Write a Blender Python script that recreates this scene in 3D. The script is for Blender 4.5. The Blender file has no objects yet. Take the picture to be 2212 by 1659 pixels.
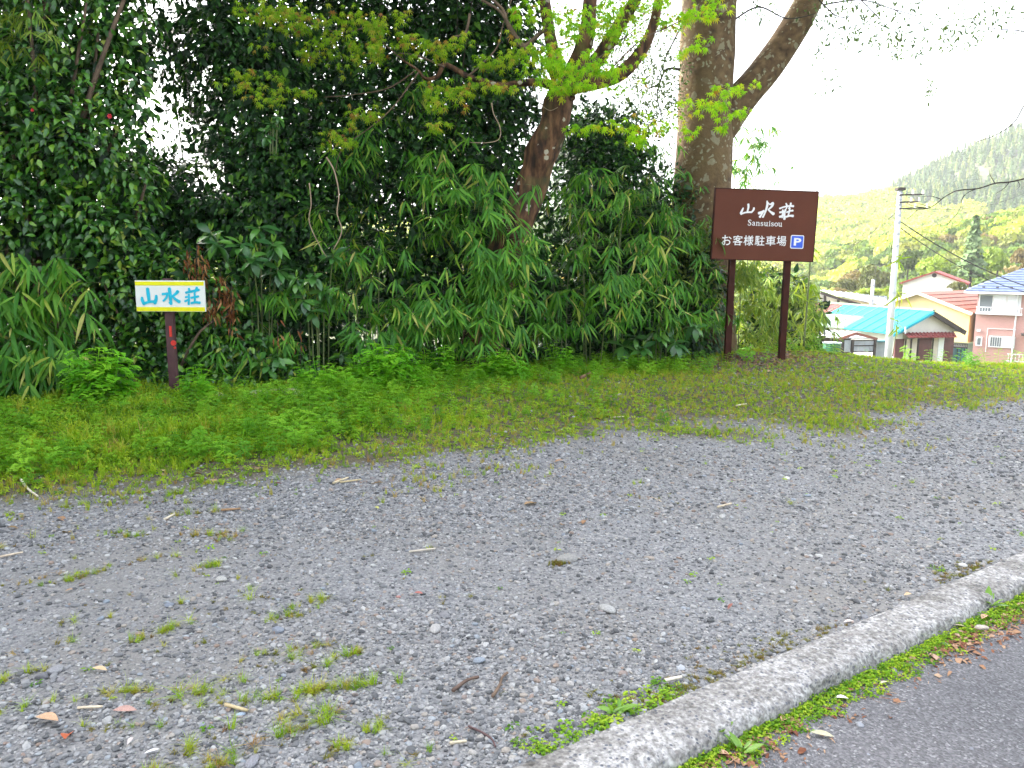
import bpy, math, random
import numpy as np
from mathutils import Vector, Matrix, Euler
R = math.radians
rs = np.random.RandomState(7)
random.seed(7)
scene = bpy.context.scene
COL = scene.collection

# ------------------------------------------------------------------ camera
FOCAL, CX, CY = 1736.0, 1106.0, 829.5          # of a 2212 x 1659 picture
CAM_H, PITCH, ROLL = 1.5, 8.66, 0.63
cam_rot = Matrix.Rotation(R(90 - PITCH), 3, 'X') @ Matrix.Rotation(R(ROLL), 3, 'Z')
cd = bpy.data.cameras.new('camera'); cam = bpy.data.objects.new('camera', cd); COL.objects.link(cam)
cam.matrix_world = Matrix.Translation((0, 0, CAM_H)) @ cam_rot.to_4x4()
cd.sensor_width = 36.0; cd.lens = 36.0 * FOCAL / 2212.0
cd.clip_start = 0.05; cd.clip_end = 6000
scene.camera = cam

# ------------------------------------------------------------------ light
SUN_EL, SUN_AZ = 34.0, -60.0                     # azimuth from +Y, negative to the left
EXPOSURE = 3.25
HAZE = .00055                                      # density of the valley air per metre
world = bpy.data.worlds.new('World'); scene.world = world; world.use_nodes = True
wn = world.node_tree; wn.nodes.clear()
sky = wn.nodes.new('ShaderNodeTexSky'); sky.sky_type = 'NISHITA'; sky.sun_disc = False
sky.sun_elevation = R(SUN_EL); sky.sun_rotation = R(SUN_AZ)
sky.air_density = 1.0; sky.dust_density = 5.0; sky.ozone_density = 0.6
hsv = wn.nodes.new('ShaderNodeHueSaturation'); hsv.inputs['Saturation'].default_value = 0.4
bg = wn.nodes.new('ShaderNodeBackground'); bg.inputs['Strength'].default_value = 0.12
wo = wn.nodes.new('ShaderNodeOutputWorld')
wn.links.new(sky.outputs[0], hsv.inputs['Color']); wn.links.new(hsv.outputs[0], bg.inputs[0]); wn.links.new(bg.outputs[0], wo.inputs[0])
sd = bpy.data.lights.new('sun', 'SUN'); sun = bpy.data.objects.new('sun', sd); COL.objects.link(sun)
sd.energy = 0.9; sd.angle = R(8); sd.color = (1.0, 0.95, 0.86)
to_sun = Vector((math.sin(R(SUN_AZ)) * math.cos(R(SUN_EL)), math.cos(R(SUN_AZ)) * math.cos(R(SUN_EL)), math.sin(R(SUN_EL))))
sun.rotation_euler = to_sun.to_track_quat('Z', 'Y').to_euler(); sun.location = (0, 0, 60)
scene.view_settings.view_transform = 'Standard'; scene.view_settings.look = 'None'
scene.view_settings.gamma = 1.0; scene.view_settings.exposure = EXPOSURE
scene.view_settings.use_curve_mapping = False
scene.cycles.max_bounces = 6; scene.cycles.transparent_max_bounces = 8
scene.cycles.diffuse_bounces = 3; scene.cycles.glossy_bounces = 2; scene.cycles.transmission_bounces = 3
scene.cycles.volume_bounces = 0
scene.cycles.use_denoising = True
scene.cycles.sample_clamp_indirect = 4.0

# ------------------------------------------------------------------ measuring helpers
def ray(x, y):
    return cam_rot @ Vector(((x - CX) / FOCAL, -(y - CY) / FOCAL, -1.0))
def P(x, y, Y):                                   # the point at world depth Y seen at (x, y)
    d = ray(x, y); t = Y / d.y
    return Vector((d.x * t, Y, CAM_H + d.z * t))
def G(x, y, z=0.0):                               # the point at height z seen at (x, y)
    d = ray(x, y); t = (z - CAM_H) / d.z
    return Vector((d.x * t, d.y * t, z))
MI = np.array(cam_rot.transposed())
def proj(p):                                      # world points -> picture coordinates
    q = (np.asarray(p) - np.array([0, 0, CAM_H])) @ MI.T
    return np.stack([CX + FOCAL * q[..., 0] / -q[..., 2], CY - FOCAL * q[..., 1] / -q[..., 2]], -1)

# ------------------------------------------------------------------ tagging
def tag(o, label=None, cat=None, group=None, kind=None):
    if label: o['label'] = label
    if cat: o['category'] = cat
    if group: o['group'] = group
    if kind: o['kind'] = kind
    return o
def thing(name, label, cat, loc=(0, 0, 0), rz=0.0, group=None):
    o = bpy.data.objects.new(name, None); COL.objects.link(o)
    o.location = loc; o.rotation_euler = (0, 0, rz); o.empty_display_size = 0.2
    return tag(o, label, cat, group)
def link(name, me, parent=None, kind=None):
    o = bpy.data.objects.new(name, me); COL.objects.link(o)
    if parent is not None: o.parent = parent
    if kind: o['kind'] = kind
    return o

# ------------------------------------------------------------------ materials
def nodes_of(name):
    m = bpy.data.materials.new(name); m.use_nodes = True
    nt = m.node_tree; b = nt.nodes['Principled BSDF']
    return m, nt, b
def L(nt, a, b): nt.links.new(a, b)
def ramp(nt, stops, fac=None, interp='LINEAR'):
    r = nt.nodes.new('ShaderNodeValToRGB'); cr = r.color_ramp; cr.interpolation = interp
    while len(cr.elements) < len(stops): cr.elements.new(0.5)
    for e, (p, c) in zip(cr.elements, stops):
        e.position = p; e.color = (*c, 1) if len(c) == 3 else c
    if fac is not None: L(nt, fac, r.inputs[0])
    return r
def tex(nt, kind, scale, co=None, **kw):
    t = nt.nodes.new('ShaderNodeTex' + kind); t.inputs['Scale'].default_value = scale
    for k, v in kw.items():
        if k in t.inputs: t.inputs[k].default_value = v
        else: setattr(t, k, v)
    if co is not None: L(nt, co, t.inputs['Vector'])
    return t
def coords(nt, which='Object'):
    return nt.nodes.new('ShaderNodeTexCoord').outputs[which]
def mixc(nt, fac, a, b, blend='MIX'):
    m = nt.nodes.new('ShaderNodeMix'); m.data_type = 'RGBA'; m.blend_type = blend
    for v, s in ((fac, m.inputs[0]), (a, m.inputs[6]), (b, m.inputs[7])):
        if hasattr(v, 'is_output'): L(nt, v, s)
        elif isinstance(v, (tuple, list)): s.default_value = (*v, 1)
        else: s.default_value = v
    return m.outputs[2]
def bump(nt, b, height, strength=0.5, dist=0.01):
    n = nt.nodes.new('ShaderNodeBump'); n.inputs['Strength'].default_value = strength
    n.inputs['Distance'].default_value = dist
    L(nt, height, n.inputs['Height']); L(nt, n.outputs[0], b.inputs['Normal'])
def plain(name, col, rough=0.6, noise=0.12, scale=8.0, metal=0.0, bmp=0.0):
    """a paint or plaster with a little blotchy wear"""
    m, nt, b = nodes_of(name)
    co = coords(nt)
    t = tex(nt, 'Noise', scale, co, Detail=6.0)
    lo = tuple(max(0, c * (1 - noise)) for c in col); hi = tuple(min(1, c * (1 + noise)) for c in col)
    r = ramp(nt, [(0.3, lo), (0.7, hi)], t.outputs[0])
    L(nt, r.outputs[0], b.inputs['Base Color'])
    b.inputs['Roughness'].default_value = rough; b.inputs['Metallic'].default_value = metal
    if bmp: bump(nt, b, t.outputs[0], bmp, 0.01)
    return m
def leafmat(name, stops, rough=0.42, trans=0.25, spec=0.5, tint=1.25):
    """leaf: colour varies from leaf to leaf, veins by a fine wave, light passes through"""
    m, nt, b = nodes_of(name)
    oi = nt.nodes.new('ShaderNodeObjectInfo')
    r = ramp(nt, stops, oi.outputs['Random'])
    co = coords(nt, 'Object')
    t = tex(nt, 'Noise', 3.0, co, Detail=2.0)
    v = nt.nodes.new('ShaderNodeMapRange'); L(nt, t.outputs[0], v.inputs[0])
    v.inputs[3].default_value = 0.72; v.inputs[4].default_value = 1.28
    mul = nt.nodes.new('ShaderNodeVectorMath'); mul.operation = 'SCALE'
    L(nt, r.outputs[0], mul.inputs[0]); L(nt, v.outputs[0], mul.inputs['Scale'])
    L(nt, mul.outputs[0], b.inputs['Base Color'])
    b.inputs['Roughness'].default_value = rough
    b.inputs['Specular IOR Level'].default_value = spec
    if trans > 0:
        tr = nt.nodes.new('ShaderNodeBsdfTranslucent')
        sc = nt.nodes.new('ShaderNodeVectorMath'); sc.operation = 'MULTIPLY'
        L(nt, mul.outputs[0], sc.inputs[0]); sc.inputs[1].default_value = (1.35 * tint, 1.25 * tint, 0.5)
        L(nt, sc.outputs[0], tr.inputs[0])
        mx = nt.nodes.new('ShaderNodeMixShader'); mx.inputs[0].default_value = trans
        L(nt, b.outputs[0], mx.inputs[1]); L(nt, tr.outputs[0], mx.inputs[2])
        L(nt, mx.outputs[0], nt.nodes['Material Output'].inputs[0])
    return m

# ------------------------------------------------------------------ mesh builder
class MB:
    def __init__(s): s.v = []; s.f = []
    def quad(s, *pts):
        n = len(s.v); s.v += [tuple(p) for p in pts]; s.f.append(tuple(range(n, n + len(pts)))); return s
    def box(s, c, d, rz=0.0):
        cx, cy, cz = c; hx, hy, hz = d[0] / 2, d[1] / 2, d[2] / 2
        n = len(s.v); ca, sa = math.cos(rz), math.sin(rz)
        for z in (-hz, hz):
            for x, y in ((-hx, -hy), (hx, -hy), (hx, hy), (-hx, hy)):
                s.v.append((cx + x * ca - y * sa, cy + x * sa + y * ca, cz + z))
        s.f += [(n, n+3, n+2, n+1), (n+4, n+5, n+6, n+7), (n, n+1, n+5, n+4), (n+1, n+2, n+6, n+5), (n+2, n+3, n+7, n+6), (n+3, n, n+4, n+7)]
        return s
    def bar(s, a, b, w, h=None):                   # a beam of section w x h from a to b
        a, b = Vector(a), Vector(b); h = h or w; d = (b - a).normalized()
        up = Vector((0, 0, 1)) if abs(d.z) < 0.9 else Vector((0, 1, 0))
        x = d.cross(up).normalized() * (w / 2); y = x.cross(d).normalized() * (h / 2)
        n = len(s.v)
        for p in (a, b): s.v += [tuple(p - x - y), tuple(p + x - y), tuple(p + x + y), tuple(p - x + y)]
        s.f += [(n, n+3, n+2, n+1), (n+4, n+5, n+6, n+7), (n, n+1, n+5, n+4), (n+1, n+2, n+6, n+5), (n+2, n+3, n+7, n+6), (n+3, n, n+4, n+7)]
        return s
    def tube(s, pts, rad, sides=8, cap=True, wob=0.0):
        pts = [Vector(p) for p in pts]; m = len(pts)
        rad = [rad] * m if isinstance(rad, (int, float)) else rad
        n0 = len(s.v); ref = Vector((0.3, -1, 0.2)).normalized()
        ph = random.random() * 6
        for i, p in enumerate(pts):
            d = (pts[min(i + 1, m - 1)] - pts[max(i - 1, 0)]).normalized()
            x = (ref - d * ref.dot(d)).normalized(); y = d.cross(x); ref = x
            for k in range(sides):
                a = 2 * math.pi * k / sides
                r = rad[i] * (1 + wob * (math.sin(3 * a + ph + i * .35) * .5 + math.sin(2 * a - i * .5 + ph) * .5 + random.uniform(-.3, .3)))
                s.v.append(tuple(p + x * (math.cos(a) * r) + y * (math.sin(a) * r)))
        for i in range(m - 1):
            for k in range(sides):
                a, b = n0 + i * sides + k, n0 + i * sides + (k + 1) % sides
                s.f.append((a, b, b + sides, a + sides))
        if cap:
            s.f.append(tuple(n0 + k for k in reversed(range(sides))))
            s.f.append(tuple(n0 + (m - 1) * sides + k for k in range(sides)))
        return s
    def mesh(s, name, mat, smooth=False):
        me = bpy.data.meshes.new(name); me.from_pydata(s.v, [], s.f); me.update()
        if mat: me.materials.append(mat)
        if smooth: me.polygons.foreach_set('use_smooth', [True] * len(me.polygons))
        return me
    def build(s, name, mat, parent=None, smooth=False, kind=None):
        return link(name, s.mesh(name, mat, smooth), parent, kind)
def smooth_path(pts, rad, n=6):
    """Catmull-Rom through points with a radius at each"""
    pts = [Vector(p) for p in pts]; out, ro = [], []
    for i in range(len(pts) - 1):
        p0, p1, p2, p3 = pts[max(i-1, 0)], pts[i], pts[i+1], pts[min(i+2, len(pts)-1)]
        for k in range(n):
            t = k / n
            out.append(0.5 * ((2*p1) + (p2-p0)*t + (2*p0-5*p1+4*p2-p3)*t*t + (3*p1-p0-3*p2+p3)*t**3))
            ro.append(rad[i] * (1-t) + rad[i+1] * t)
    out.append(pts[-1]); ro.append(rad[-1])
    return out, ro

# ------------------------------------------------------------------ scattering
def unit(v): return v / np.maximum(np.linalg.norm(v, axis=-1, keepdims=True), 1e-9)
def eulers(d, n):
    """rotation that lays local +Y along d with local +Z as near to n as it goes"""
    y = unit(np.asarray(d, float)); x = unit(np.cross(y, np.asarray(n, float) + 1e-4)); z = np.cross(x, y)
    return np.stack([np.arctan2(y[:, 2], z[:, 2]), np.arcsin(np.clip(-x[:, 2], -1, 1)), np.arctan2(x[:, 1], x[:, 0])], 1)
_groups = {}
def proto_group(key, meshes):
    """a geometry-node group that puts one of the meshes on every vertex"""
    if key in _groups: return _groups[key]
    pc = bpy.data.collections.new(key)
    for i, me in enumerate(meshes):
        pc.objects.link(bpy.data.objects.new('%s_%02d' % (key, i), me))
    ng = bpy.data.node_groups.new(key, 'GeometryNodeTree')
    ng.interface.new_socket('Geometry', in_out='INPUT', socket_type='NodeSocketGeometry')
    ng.interface.new_socket('Geometry', in_out='OUTPUT', socket_type='NodeSocketGeometry')
    N = ng.nodes; gi = N.new('NodeGroupInput'); go = N.new('NodeGroupOutput')
    ci = N.new('GeometryNodeCollectionInfo'); ci.inputs['Collection'].default_value = pc
    ci.inputs['Separate Children'].default_value = True; ci.inputs['Reset Children'].default_value = True
    ip = N.new('GeometryNodeInstanceOnPoints'); ip.inputs['Pick Instance'].default_value = True
    def attr(nm, ty):
        a = N.new('GeometryNodeInputNamedAttribute'); a.data_type = ty; a.inputs['Name'].default_value = nm
        return a.outputs['Attribute']
    er = N.new('FunctionNodeEulerToRotation')
    ng.links.new(attr('rot', 'FLOAT_VECTOR'), er.inputs[0])
    ng.links.new(gi.outputs[0], ip.inputs['Points']); ng.links.new(ci.outputs[0], ip.inputs['Instance'])
    ng.links.new(attr('idx', 'INT'), ip.inputs['Instance Index'])
    ng.links.new(er.outputs[0], ip.inputs['Rotation']); ng.links.new(attr('scl', 'FLOAT_VECTOR'), ip.inputs['Scale'])
    ng.links.new(ip.outputs[0], go.inputs[0])
    _groups[key] = ng
    return ng
def scatter(name, key, meshes, pts, rot, scl, idx=None, parent=None, kind='stuff', base=(0, 0, 0)):
    n = len(pts)
    if n == 0: return None
    me = bpy.data.meshes.new(name); me.vertices.add(n)
    me.vertices.foreach_set('co', np.ascontiguousarray(np.asarray(pts, float) - np.array(base), dtype=np.float32).ravel())
    scl = np.asarray(scl, float)
    if scl.ndim == 1: scl = np.repeat(scl[:, None], 3, 1)
    if idx is None: idx = rs.randint(0, len(meshes), n)
    for nm, ty, dat, fld in (('rot', 'FLOAT_VECTOR', rot, 'vector'), ('scl', 'FLOAT_VECTOR', scl, 'vector'), ('idx', 'INT', idx, 'value')):
        a = me.attributes.new(nm, ty, 'POINT')
        a.data.foreach_set(fld, np.ascontiguousarray(dat, dtype=np.int32 if ty == 'INT' else np.float32).ravel())
    me.update()
    o = link(name, me, parent, kind)
    o.modifiers.new('scatter', 'NODES').node_group = proto_group(key, meshes)
    return o
def pieces(name, meshes, pts, rot, scl, idx, parent, base=(0, 0, 0)):
    """the same as objects of their own, sharing meshes"""
    scl = np.asarray(scl, float)
    if scl.ndim == 1: scl = np.repeat(scl[:, None], 3, 1)
    for p, r, s, i in zip(np.asarray(pts) - np.array(base), rot, scl, idx):
        o = bpy.data.objects.new(name, meshes[i]); COL.objects.link(o); o.parent = parent
        o.location = p; o.rotation_euler = r; o.scale = s
def leaves(t, key, meshes, pts, rot, scl, base, n_own, rest='foliage', own='leaf', score=None):
    """the leaves of one plant: the n_own that show largest singly, the others joined"""
    idx = rs.randint(0, len(meshes), len(pts))
    if score is None:
        pj = proj(pts); inside = (pj[:, 0] > 0) & (pj[:, 0] < 2212) & (pj[:, 1] > 0) & (pj[:, 1] < 1659)
        score = np.where(inside, 0, 100.0) + np.linalg.norm(pts - np.array([0, 0, 1.5]), axis=1)
    order = np.argsort(score); a, b = order[:n_own], order[n_own:]
    if n_own: pieces(own, meshes, pts[a], rot[a], scl[a], idx[a], t, base)
    if len(b): scatter(rest, key, meshes, pts[b], rot[b], scl[b], idx[b], t, 'stuff', base)

# ------------------------------------------------------------------ leaf shapes
def leaf_mesh(name, st, mat, fold=0.25, curl=0.3, serr=0.0, twist=0.0):
    v, f = [], []
    for i, (y, w) in enumerate(st):
        z = -curl * y * y
        w2 = w * (1 + serr * (1 if i % 2 else -1))
        tw = twist * y
        v += [(-w2, y, z + fold * w2 + tw * w2), (0, y, z), (w2, y, z + fold * w2 - tw * w2)]
    for i in range(len(st) - 1):
        a = i * 3
        f += [(a, a+1, a+4, a+3), (a+1, a+2, a+5, a+4)]
    me = bpy.data.meshes.new(name); me.from_pydata(v, [], f); me.update(); me.materials.append(mat)
    me.polygons.foreach_set('use_smooth', [True] * len(me.polygons))
    return me
OVATE = [(0, .01), (.12, .12), (.35, .25), (.6, .22), (.82, .11), (1, .005)]
LANCE = [(0, .01), (.08, .04), (.3, .075), (.6, .06), (.85, .028), (1, .003)]
ELLI = [(0, .02), (.1, .07), (.25, .16), (.4, .2), (.55, .22), (.7, .19), (.85, .12), (1, .01)]
def maple_mesh(name, mat, seed):
    r = random.Random(seed)
    ang = [-118, -72, -35, 0, 35, 72, 118]; ln = [.42, .72, .93, 1.0, .93, .72, .42]
    v = [(0, .0, 0)]; ring = []
    for i, (a, l) in enumerate(zip(ang, ln)):
        a += r.uniform(-4, 4); l *= r.uniform(.9, 1.08)
        for da, q in ((-7, .55), (0, 1.0), (7, .55)):
            b = R(a + da * (1 if q < 1 else 0)); ring.append((math.sin(b) * l * q, math.cos(b) * l * q, -.28 * (l * q) ** 2))
        if i < 6:
            b = R((a + ang[i + 1]) / 2); ring.append((math.sin(b) * .24, math.cos(b) * .24, .03))
    v += ring; f = []
    n = len(ring)
    k = 1
    for i in range(n - 1): f.append((0, i + 1, i + 2))
    me = bpy.data.meshes.new(name); me.from_pydata(v, [], [t[::-1] for t in f]); me.update(); me.materials.append(mat)
    return me
# ================================================================== large structure: ground
KU, KV, KC = np.array([.819, .574]), np.array([-.574, .819]), 1.75       # along and across the kerb
def uv_of(x, y): return x * KU[0] + y * KU[1], x * KV[0] + y * KV[1] - KC
def xy_of(u, v): return u * KU[0] + (v + KC) * KV[0], u * KU[1] + (v + KC) * KV[1]
def sstep(a, b, x):
    t = np.clip((np.asarray(x, float) - a) / (b - a), 0, 1); return t * t * (3 - 2 * t)
class Noise2:
    def __init__(s, seed, cell): s.g = np.random.RandomState(seed).rand(256, 256); s.c = cell
    def __call__(s, x, y):
        x = np.asarray(x, float) / s.c + 100; y = np.asarray(y, float) / s.c + 100
        i, j = np.floor(x).astype(int), np.floor(y).astype(int); fx, fy = x - i, y - j
        fx, fy = fx * fx * (3 - 2 * fx), fy * fy * (3 - 2 * fy); g = s.g; i, j = i % 255, j % 255
        return (g[i, j] * (1-fx) + g[i+1, j] * fx) * (1-fy) + (g[i, j+1] * (1-fx) + g[i+1, j+1] * fx) * fy
NA, NB, NC, ND = Noise2(1, 1.6), Noise2(2, .5), Noise2(3, .18), Noise2(4, 4.0)
def v_edge(u): return np.interp(u, [-4, 0, 2, 3.5, 4.6, 5.4, 7.2, 10.5, 14, 22], [4.2, 3.85, 3.55, 3.8, 3.65, 3.05, 2.8, 2.3, 1.6, 1.4])
def v_crest(u): return np.interp(u, [-10, 0, 3, 6.2, 9.2, 11, 12, 13.5, 16, 20, 40], [8.2, 7.7, 7.2, 7.1, 6.4, 6.1, 4.6, 3.2, 2.6, 2.4, 2.4])
def height(x, y):
    u, v = uv_of(x, y); s = v - v_crest(u)
    z = -6.2 * sstep(0, 15, s)
    z = z + .11 * sstep(8, 10.5, u) * (1 - sstep(11, 12.2, u)) * np.exp(-((s + .5) / 1.3) ** 2)
    z = z + np.where(s > 2, (ND(x, y) - .5) * .8 * sstep(2, 12, s), 0)
    far = np.hypot(x, y)
    return z + sstep(300, 1500, far) * (ND(x / 12, y / 12)) * 30
def sheet(name, X, Y, Z, mat, kind='structure', smooth=True):
    nr, nc = X.shape
    me = bpy.data.meshes.new(name)
    co = np.stack([X, Y, Z], -1).reshape(-1, 3)
    i = np.arange(nr * nc).reshape(nr, nc)
    q = np.stack([i[:-1, :-1], i[:-1, 1:], i[1:, 1:], i[1:, :-1]], -1).reshape(-1, 4)
    me.from_pydata(co.tolist(), [], q.tolist()); me.update(); me.materials.append(mat)
    me.polygons.foreach_set('use_smooth', [smooth] * len(me.polygons))
    o = link(name, me); o['kind'] = kind
    return o

# far ground: one sheet out to the horizon, below the lot and the road where those lie on it
m_soil, nt, b = nodes_of('soil')
co = coords(nt); t1 = tex(nt, 'Noise', .25, co, Detail=8.0); t2 = tex(nt, 'Noise', 6, co, Detail=6.0)
c = ramp(nt, [(.3, (.06, .06, .03)), (.5, (.08, .10, .035)), (.7, (.14, .14, .08))], t1.outputs[0])
L(nt, mixc(nt, .35, c.outputs[0], t2.outputs[1], 'OVERLAY'), b.inputs['Base Color']); b.inputs['Roughness'].default_value = .95
gs = np.concatenate([-np.geomspace(2500, 45, 16), np.linspace(-40, 60, 101), np.geomspace(63, 2500, 22)])
gy = np.concatenate([-np.geomspace(1500, 42, 12), np.linspace(-38, 70, 109), np.geomspace(73, 3000, 24)])
X, Y = np.meshgrid(gs, gy); U, V = uv_of(X, Y)
Z = height(X, Y) - .32 * (1 - sstep(.3, 1.5, V - v_crest(U)))
sheet('ground', X, Y, Z, m_soil)

# gravel lot with the earth verge at its back
m_lot, nt, b = nodes_of('gravel_bed')
co = coords(nt)
v1 = tex(nt, 'Voronoi', 75, co); v2 = tex(nt, 'Voronoi', 150, co); n1 = tex(nt, 'Noise', .9, co, Detail=5.0); n2 = tex(nt, 'Noise', 14, co, Detail=6.0)
sep = nt.nodes.new('ShaderNodeSeparateColor'); L(nt, v1.outputs['Color'], sep.inputs[0])
g1 = ramp(nt, [(0, (.11, .115, .125)), (.5, (.19, .195, .205)), (.85, (.29, .29, .29)), (1, (.42, .41, .39))], sep.outputs[0])
sep2 = nt.nodes.new('ShaderNodeSeparateColor'); L(nt, v2.outputs['Color'], sep2.inputs[0])
g2 = ramp(nt, [(0, (.13, .13, .135)), (1, (.29, .285, .28))], sep2.outputs[0])
gm = mixc(nt, n2.outputs[0], g1.outputs[0], g2.outputs[0])
dirt = ramp(nt, [(.44, (0, 0, 0)), (.66, (.75, .75, .75))], n1.outputs[0])
gm = mixc(nt, dirt.outputs[0], gm, (.20, .19, .175))
at = nt.nodes.new('ShaderNodeAttribute'); at.attribute_name = 'verge'
soil = ramp(nt, [(.3, (.055, .045, .025)), (.55, (.10, .085, .045)), (.75, (.14, .11, .07))], n2.outputs[0])
L(nt, mixc(nt, at.outputs['Fac'], gm, soil.outputs[0]), b.inputs['Base Color'])
b.inputs['Roughness'].default_value = .92
bump(nt, b, v1.outputs['Distance'], .7, .012)
us = np.arange(-14, 34, .11); ts = np.concatenate([np.linspace(0, .85, 76), np.linspace(.87, 1, 10)])
U, T = np.meshgrid(us, ts); V = T * (v_crest(U) + 1.8)
X, Y = xy_of(U, V)
def lot_z(x, y):
    u, v = uv_of(x, y)
    return height(x, y) + (NB(x, y) - .5) * .022 * sstep(0.05, .6, v) + (NA(x, y) - .5) * .05 * sstep(.3, 2, v) + .06 * sstep(.2, 2, v - v_edge(u))
lot = sheet('gravel_lot', X, Y, lot_z(X, Y), m_lot)
def verge_amt(u, v, x, y): return sstep(-.55, .35, v - v_edge(u) + (NA(x, y) - .5) * 1.0 + (NB(x, y) - .5) * .8)
a = lot.data.attributes.new('verge', 'FLOAT', 'POINT'); a.data.foreach_set('value', verge_amt(U, V, X, Y).ravel().astype(np.float32))

# asphalt road
m_road, nt, b = nodes_of('asphalt')
co = coords(nt); v1 = tex(nt, 'Voronoi', 130, co); n1 = tex(nt, 'Noise', 1.3, co, Detail=6.0); n2 = tex(nt, 'Noise', 60, co, Detail=4.0)
sep = nt.nodes.new('ShaderNodeSeparateColor'); L(nt, v1.outputs['Color'], sep.inputs[0])
c1 = ramp(nt, [(0, (.09, .089, .093)), (.6, (.15, .148, .156)), (.92, (.20, .20, .205)), (1, (.31, .31, .31))], sep.outputs[0])
c2 = ramp(nt, [(.3, (.8, .8, .82)), (.7, (1.12, 1.1, 1.1))], n1.outputs[0])
L(nt, mixc(nt, 1.0, c1.outputs[0], c2.outputs[0], 'MULTIPLY'), b.inputs['Base Color']); b.inputs['Roughness'].default_value = .85
bump(nt, b, mixc(nt, .5, v1.outputs['Distance'], n2.outputs[0]), 1.0, .012)
ROAD_Z = -.055
us = np.arange(-30, 60, .4); vs = np.concatenate([np.linspace(-9, -2, 18), np.linspace(-1.8, -.12, 22)])
U, V = np.meshgrid(us, vs); X, Y = xy_of(U, V)
sheet('asphalt_road', X, Y, ROAD_Z + (NA(X, Y) - .5) * .012, m_road)

# rounded concrete kerb with washed-out aggregate
m_kerb, nt, b = nodes_of('kerb_concrete')
co = coords(nt); v1 = tex(nt, 'Voronoi', 62, co, Randomness=1.0); v2 = tex(nt, 'Voronoi', 130, co); n1 = tex(nt, 'Noise', 3.5, co, Detail=7.0); n2 = tex(nt, 'Noise', 45, co, Detail=5.0)
base = ramp(nt, [(.30, (.17, .16, .15)), (.5, (.33, .32, .31)), (.68, (.50, .49, .48))], n2.outputs[0])
sep = nt.nodes.new('ShaderNodeSeparateColor'); L(nt, v1.outputs['Color'], sep.inputs[0])
dist = ramp(nt, [(.27, (1, 1, 1)), (.42, (0, 0, 0))], v1.outputs['Distance'])
pick = ramp(nt, [(.34, (0, 0, 0)), (.38, (1, 1, 1))], sep.outputs[0])
stone = ramp(nt, [(0, (.10, .11, .14)), (.5, (.19, .19, .21)), (1, (.33, .3, .28))], sep.outputs[1])
msk = mixc(nt, 1.0, dist.outputs[0], pick.outputs[0], 'MULTIPLY')
sep2 = nt.nodes.new('ShaderNodeSeparateColor'); L(nt, v2.outputs['Color'], sep2.inputs[0])
fine = ramp(nt, [(.0, (.62, .62, .62)), (.55, (1, 1, 1)), (.8, (1.1, 1.1, 1.08))], sep2.outputs[0])
kc = mixc(nt, 1.0, mixc(nt, msk, base.outputs[0], stone.outputs[0]), fine.outputs[0], 'MULTIPLY')
grime = ramp(nt, [(.45, (1, 1, 1)), (.68, (.42, .40, .37))], n1.outputs[0])
L(nt, mixc(nt, .75, kc, grime.outputs[0], 'MULTIPLY'), b.inputs['Base Color']); b.inputs['Roughness'].default_value = .9
bump(nt, b, mixc(nt, .5, n2.outputs[0], v1.outputs['Distance']), .8, .008)
prof = [(.046, -.04), (.042, .004), (.030, .012), (-.05, .016), (-.125, .009), (-.148, .000), (-.162, -.016), (-.171, -.05), (-.175, -.12)]
us = np.arange(-5, 16, .022); vs = np.array([p[0] for p in prof]); zs = np.array([p[1] for p in prof])
U, V = np.meshgrid(us, vs); Z = np.repeat(zs[:, None], len(us), 1)
n_k = NC(U * 1.0, V * 6 + 3) - .5; n_l = NB(U, V * 0 + 9) - .5
edge = np.array([0, .3, .3, .2, .3, .5, .7, .6, .3])[:, None]; n_k = n_k + (np.random.RandomState(5).rand(*U.shape) - .5) * .35
V = V - (n_k * .05 + n_l * .035) * edge; Z = Z + n_k * .02 * edge + n_l * .014 * (edge > .1)
X, Y = xy_of(U, V)
sheet('kerb', X, Y, Z, m_kerb)

# ================================================================== hills
m_hill, nt, b = nodes_of('hill_floor')
t1 = tex(nt, 'Noise', .06, coords(nt), Detail=6.0)
c = ramp(nt, [(.3, (.05, .07, .03)), (.7, (.13, .13, .05))], t1.outputs[0]); L(nt, c.outputs[0], b.inputs['Base Color'])
def ridge_pts(pts, D):                             # picture ridge line -> (x, z) at distance D
    q = [P(x, y, D) for x, y in pts]; return np.array([p.x for p in q]), np.array([p.z for p in q])
NH, NG = Noise2(11, 38), Noise2(12, 14)
def make_hill(pts, y0, y1, D, zb, gully):
    rx, rz = ridge_pts(pts, D)
    xs = np.linspace(rx[0], rx[-1], 90); ys = np.linspace(y0, y1, 60)
    X, Y = np.meshgrid(xs, ys)
    def hz(X, Y):
        k = np.interp(X * D / np.maximum(Y, 1) if False else X, rx, rz)
        t = (Y - y0) / (D - y0)
        pr = np.where(t < 1, np.clip(t, 0, 1) ** .85, 1 - .25 * (t - 1) ** 2)
        return zb + (k - zb) * pr + (NH(X + Y * .7, Y * .25) - .5) * gully * sstep(0, .25, t)
    sheet('hill', X, Y, hz(X, Y), m_hill)
    return hz, xs, (y0, y1, D)
hillA = make_hill([(-900, 530), (300, 520), (1000, 510), (1450, 500), (1750, 486), (1850, 468), (1960, 434), (2030, 400), (2110, 362), (2212, 325), (2400, 255), (2900, 145), (3500, 75)], 185, 440, 350, -7, 18)
hillB = make_hill([(1550, 660), (1700, 640), (1800, 612), (1850, 590), (1890, 560), (1960, 530), (2050, 508), (2130, 492), (2212, 470), (2450, 410), (3000, 330)], 92, 190, 150, -7, 6)
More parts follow.
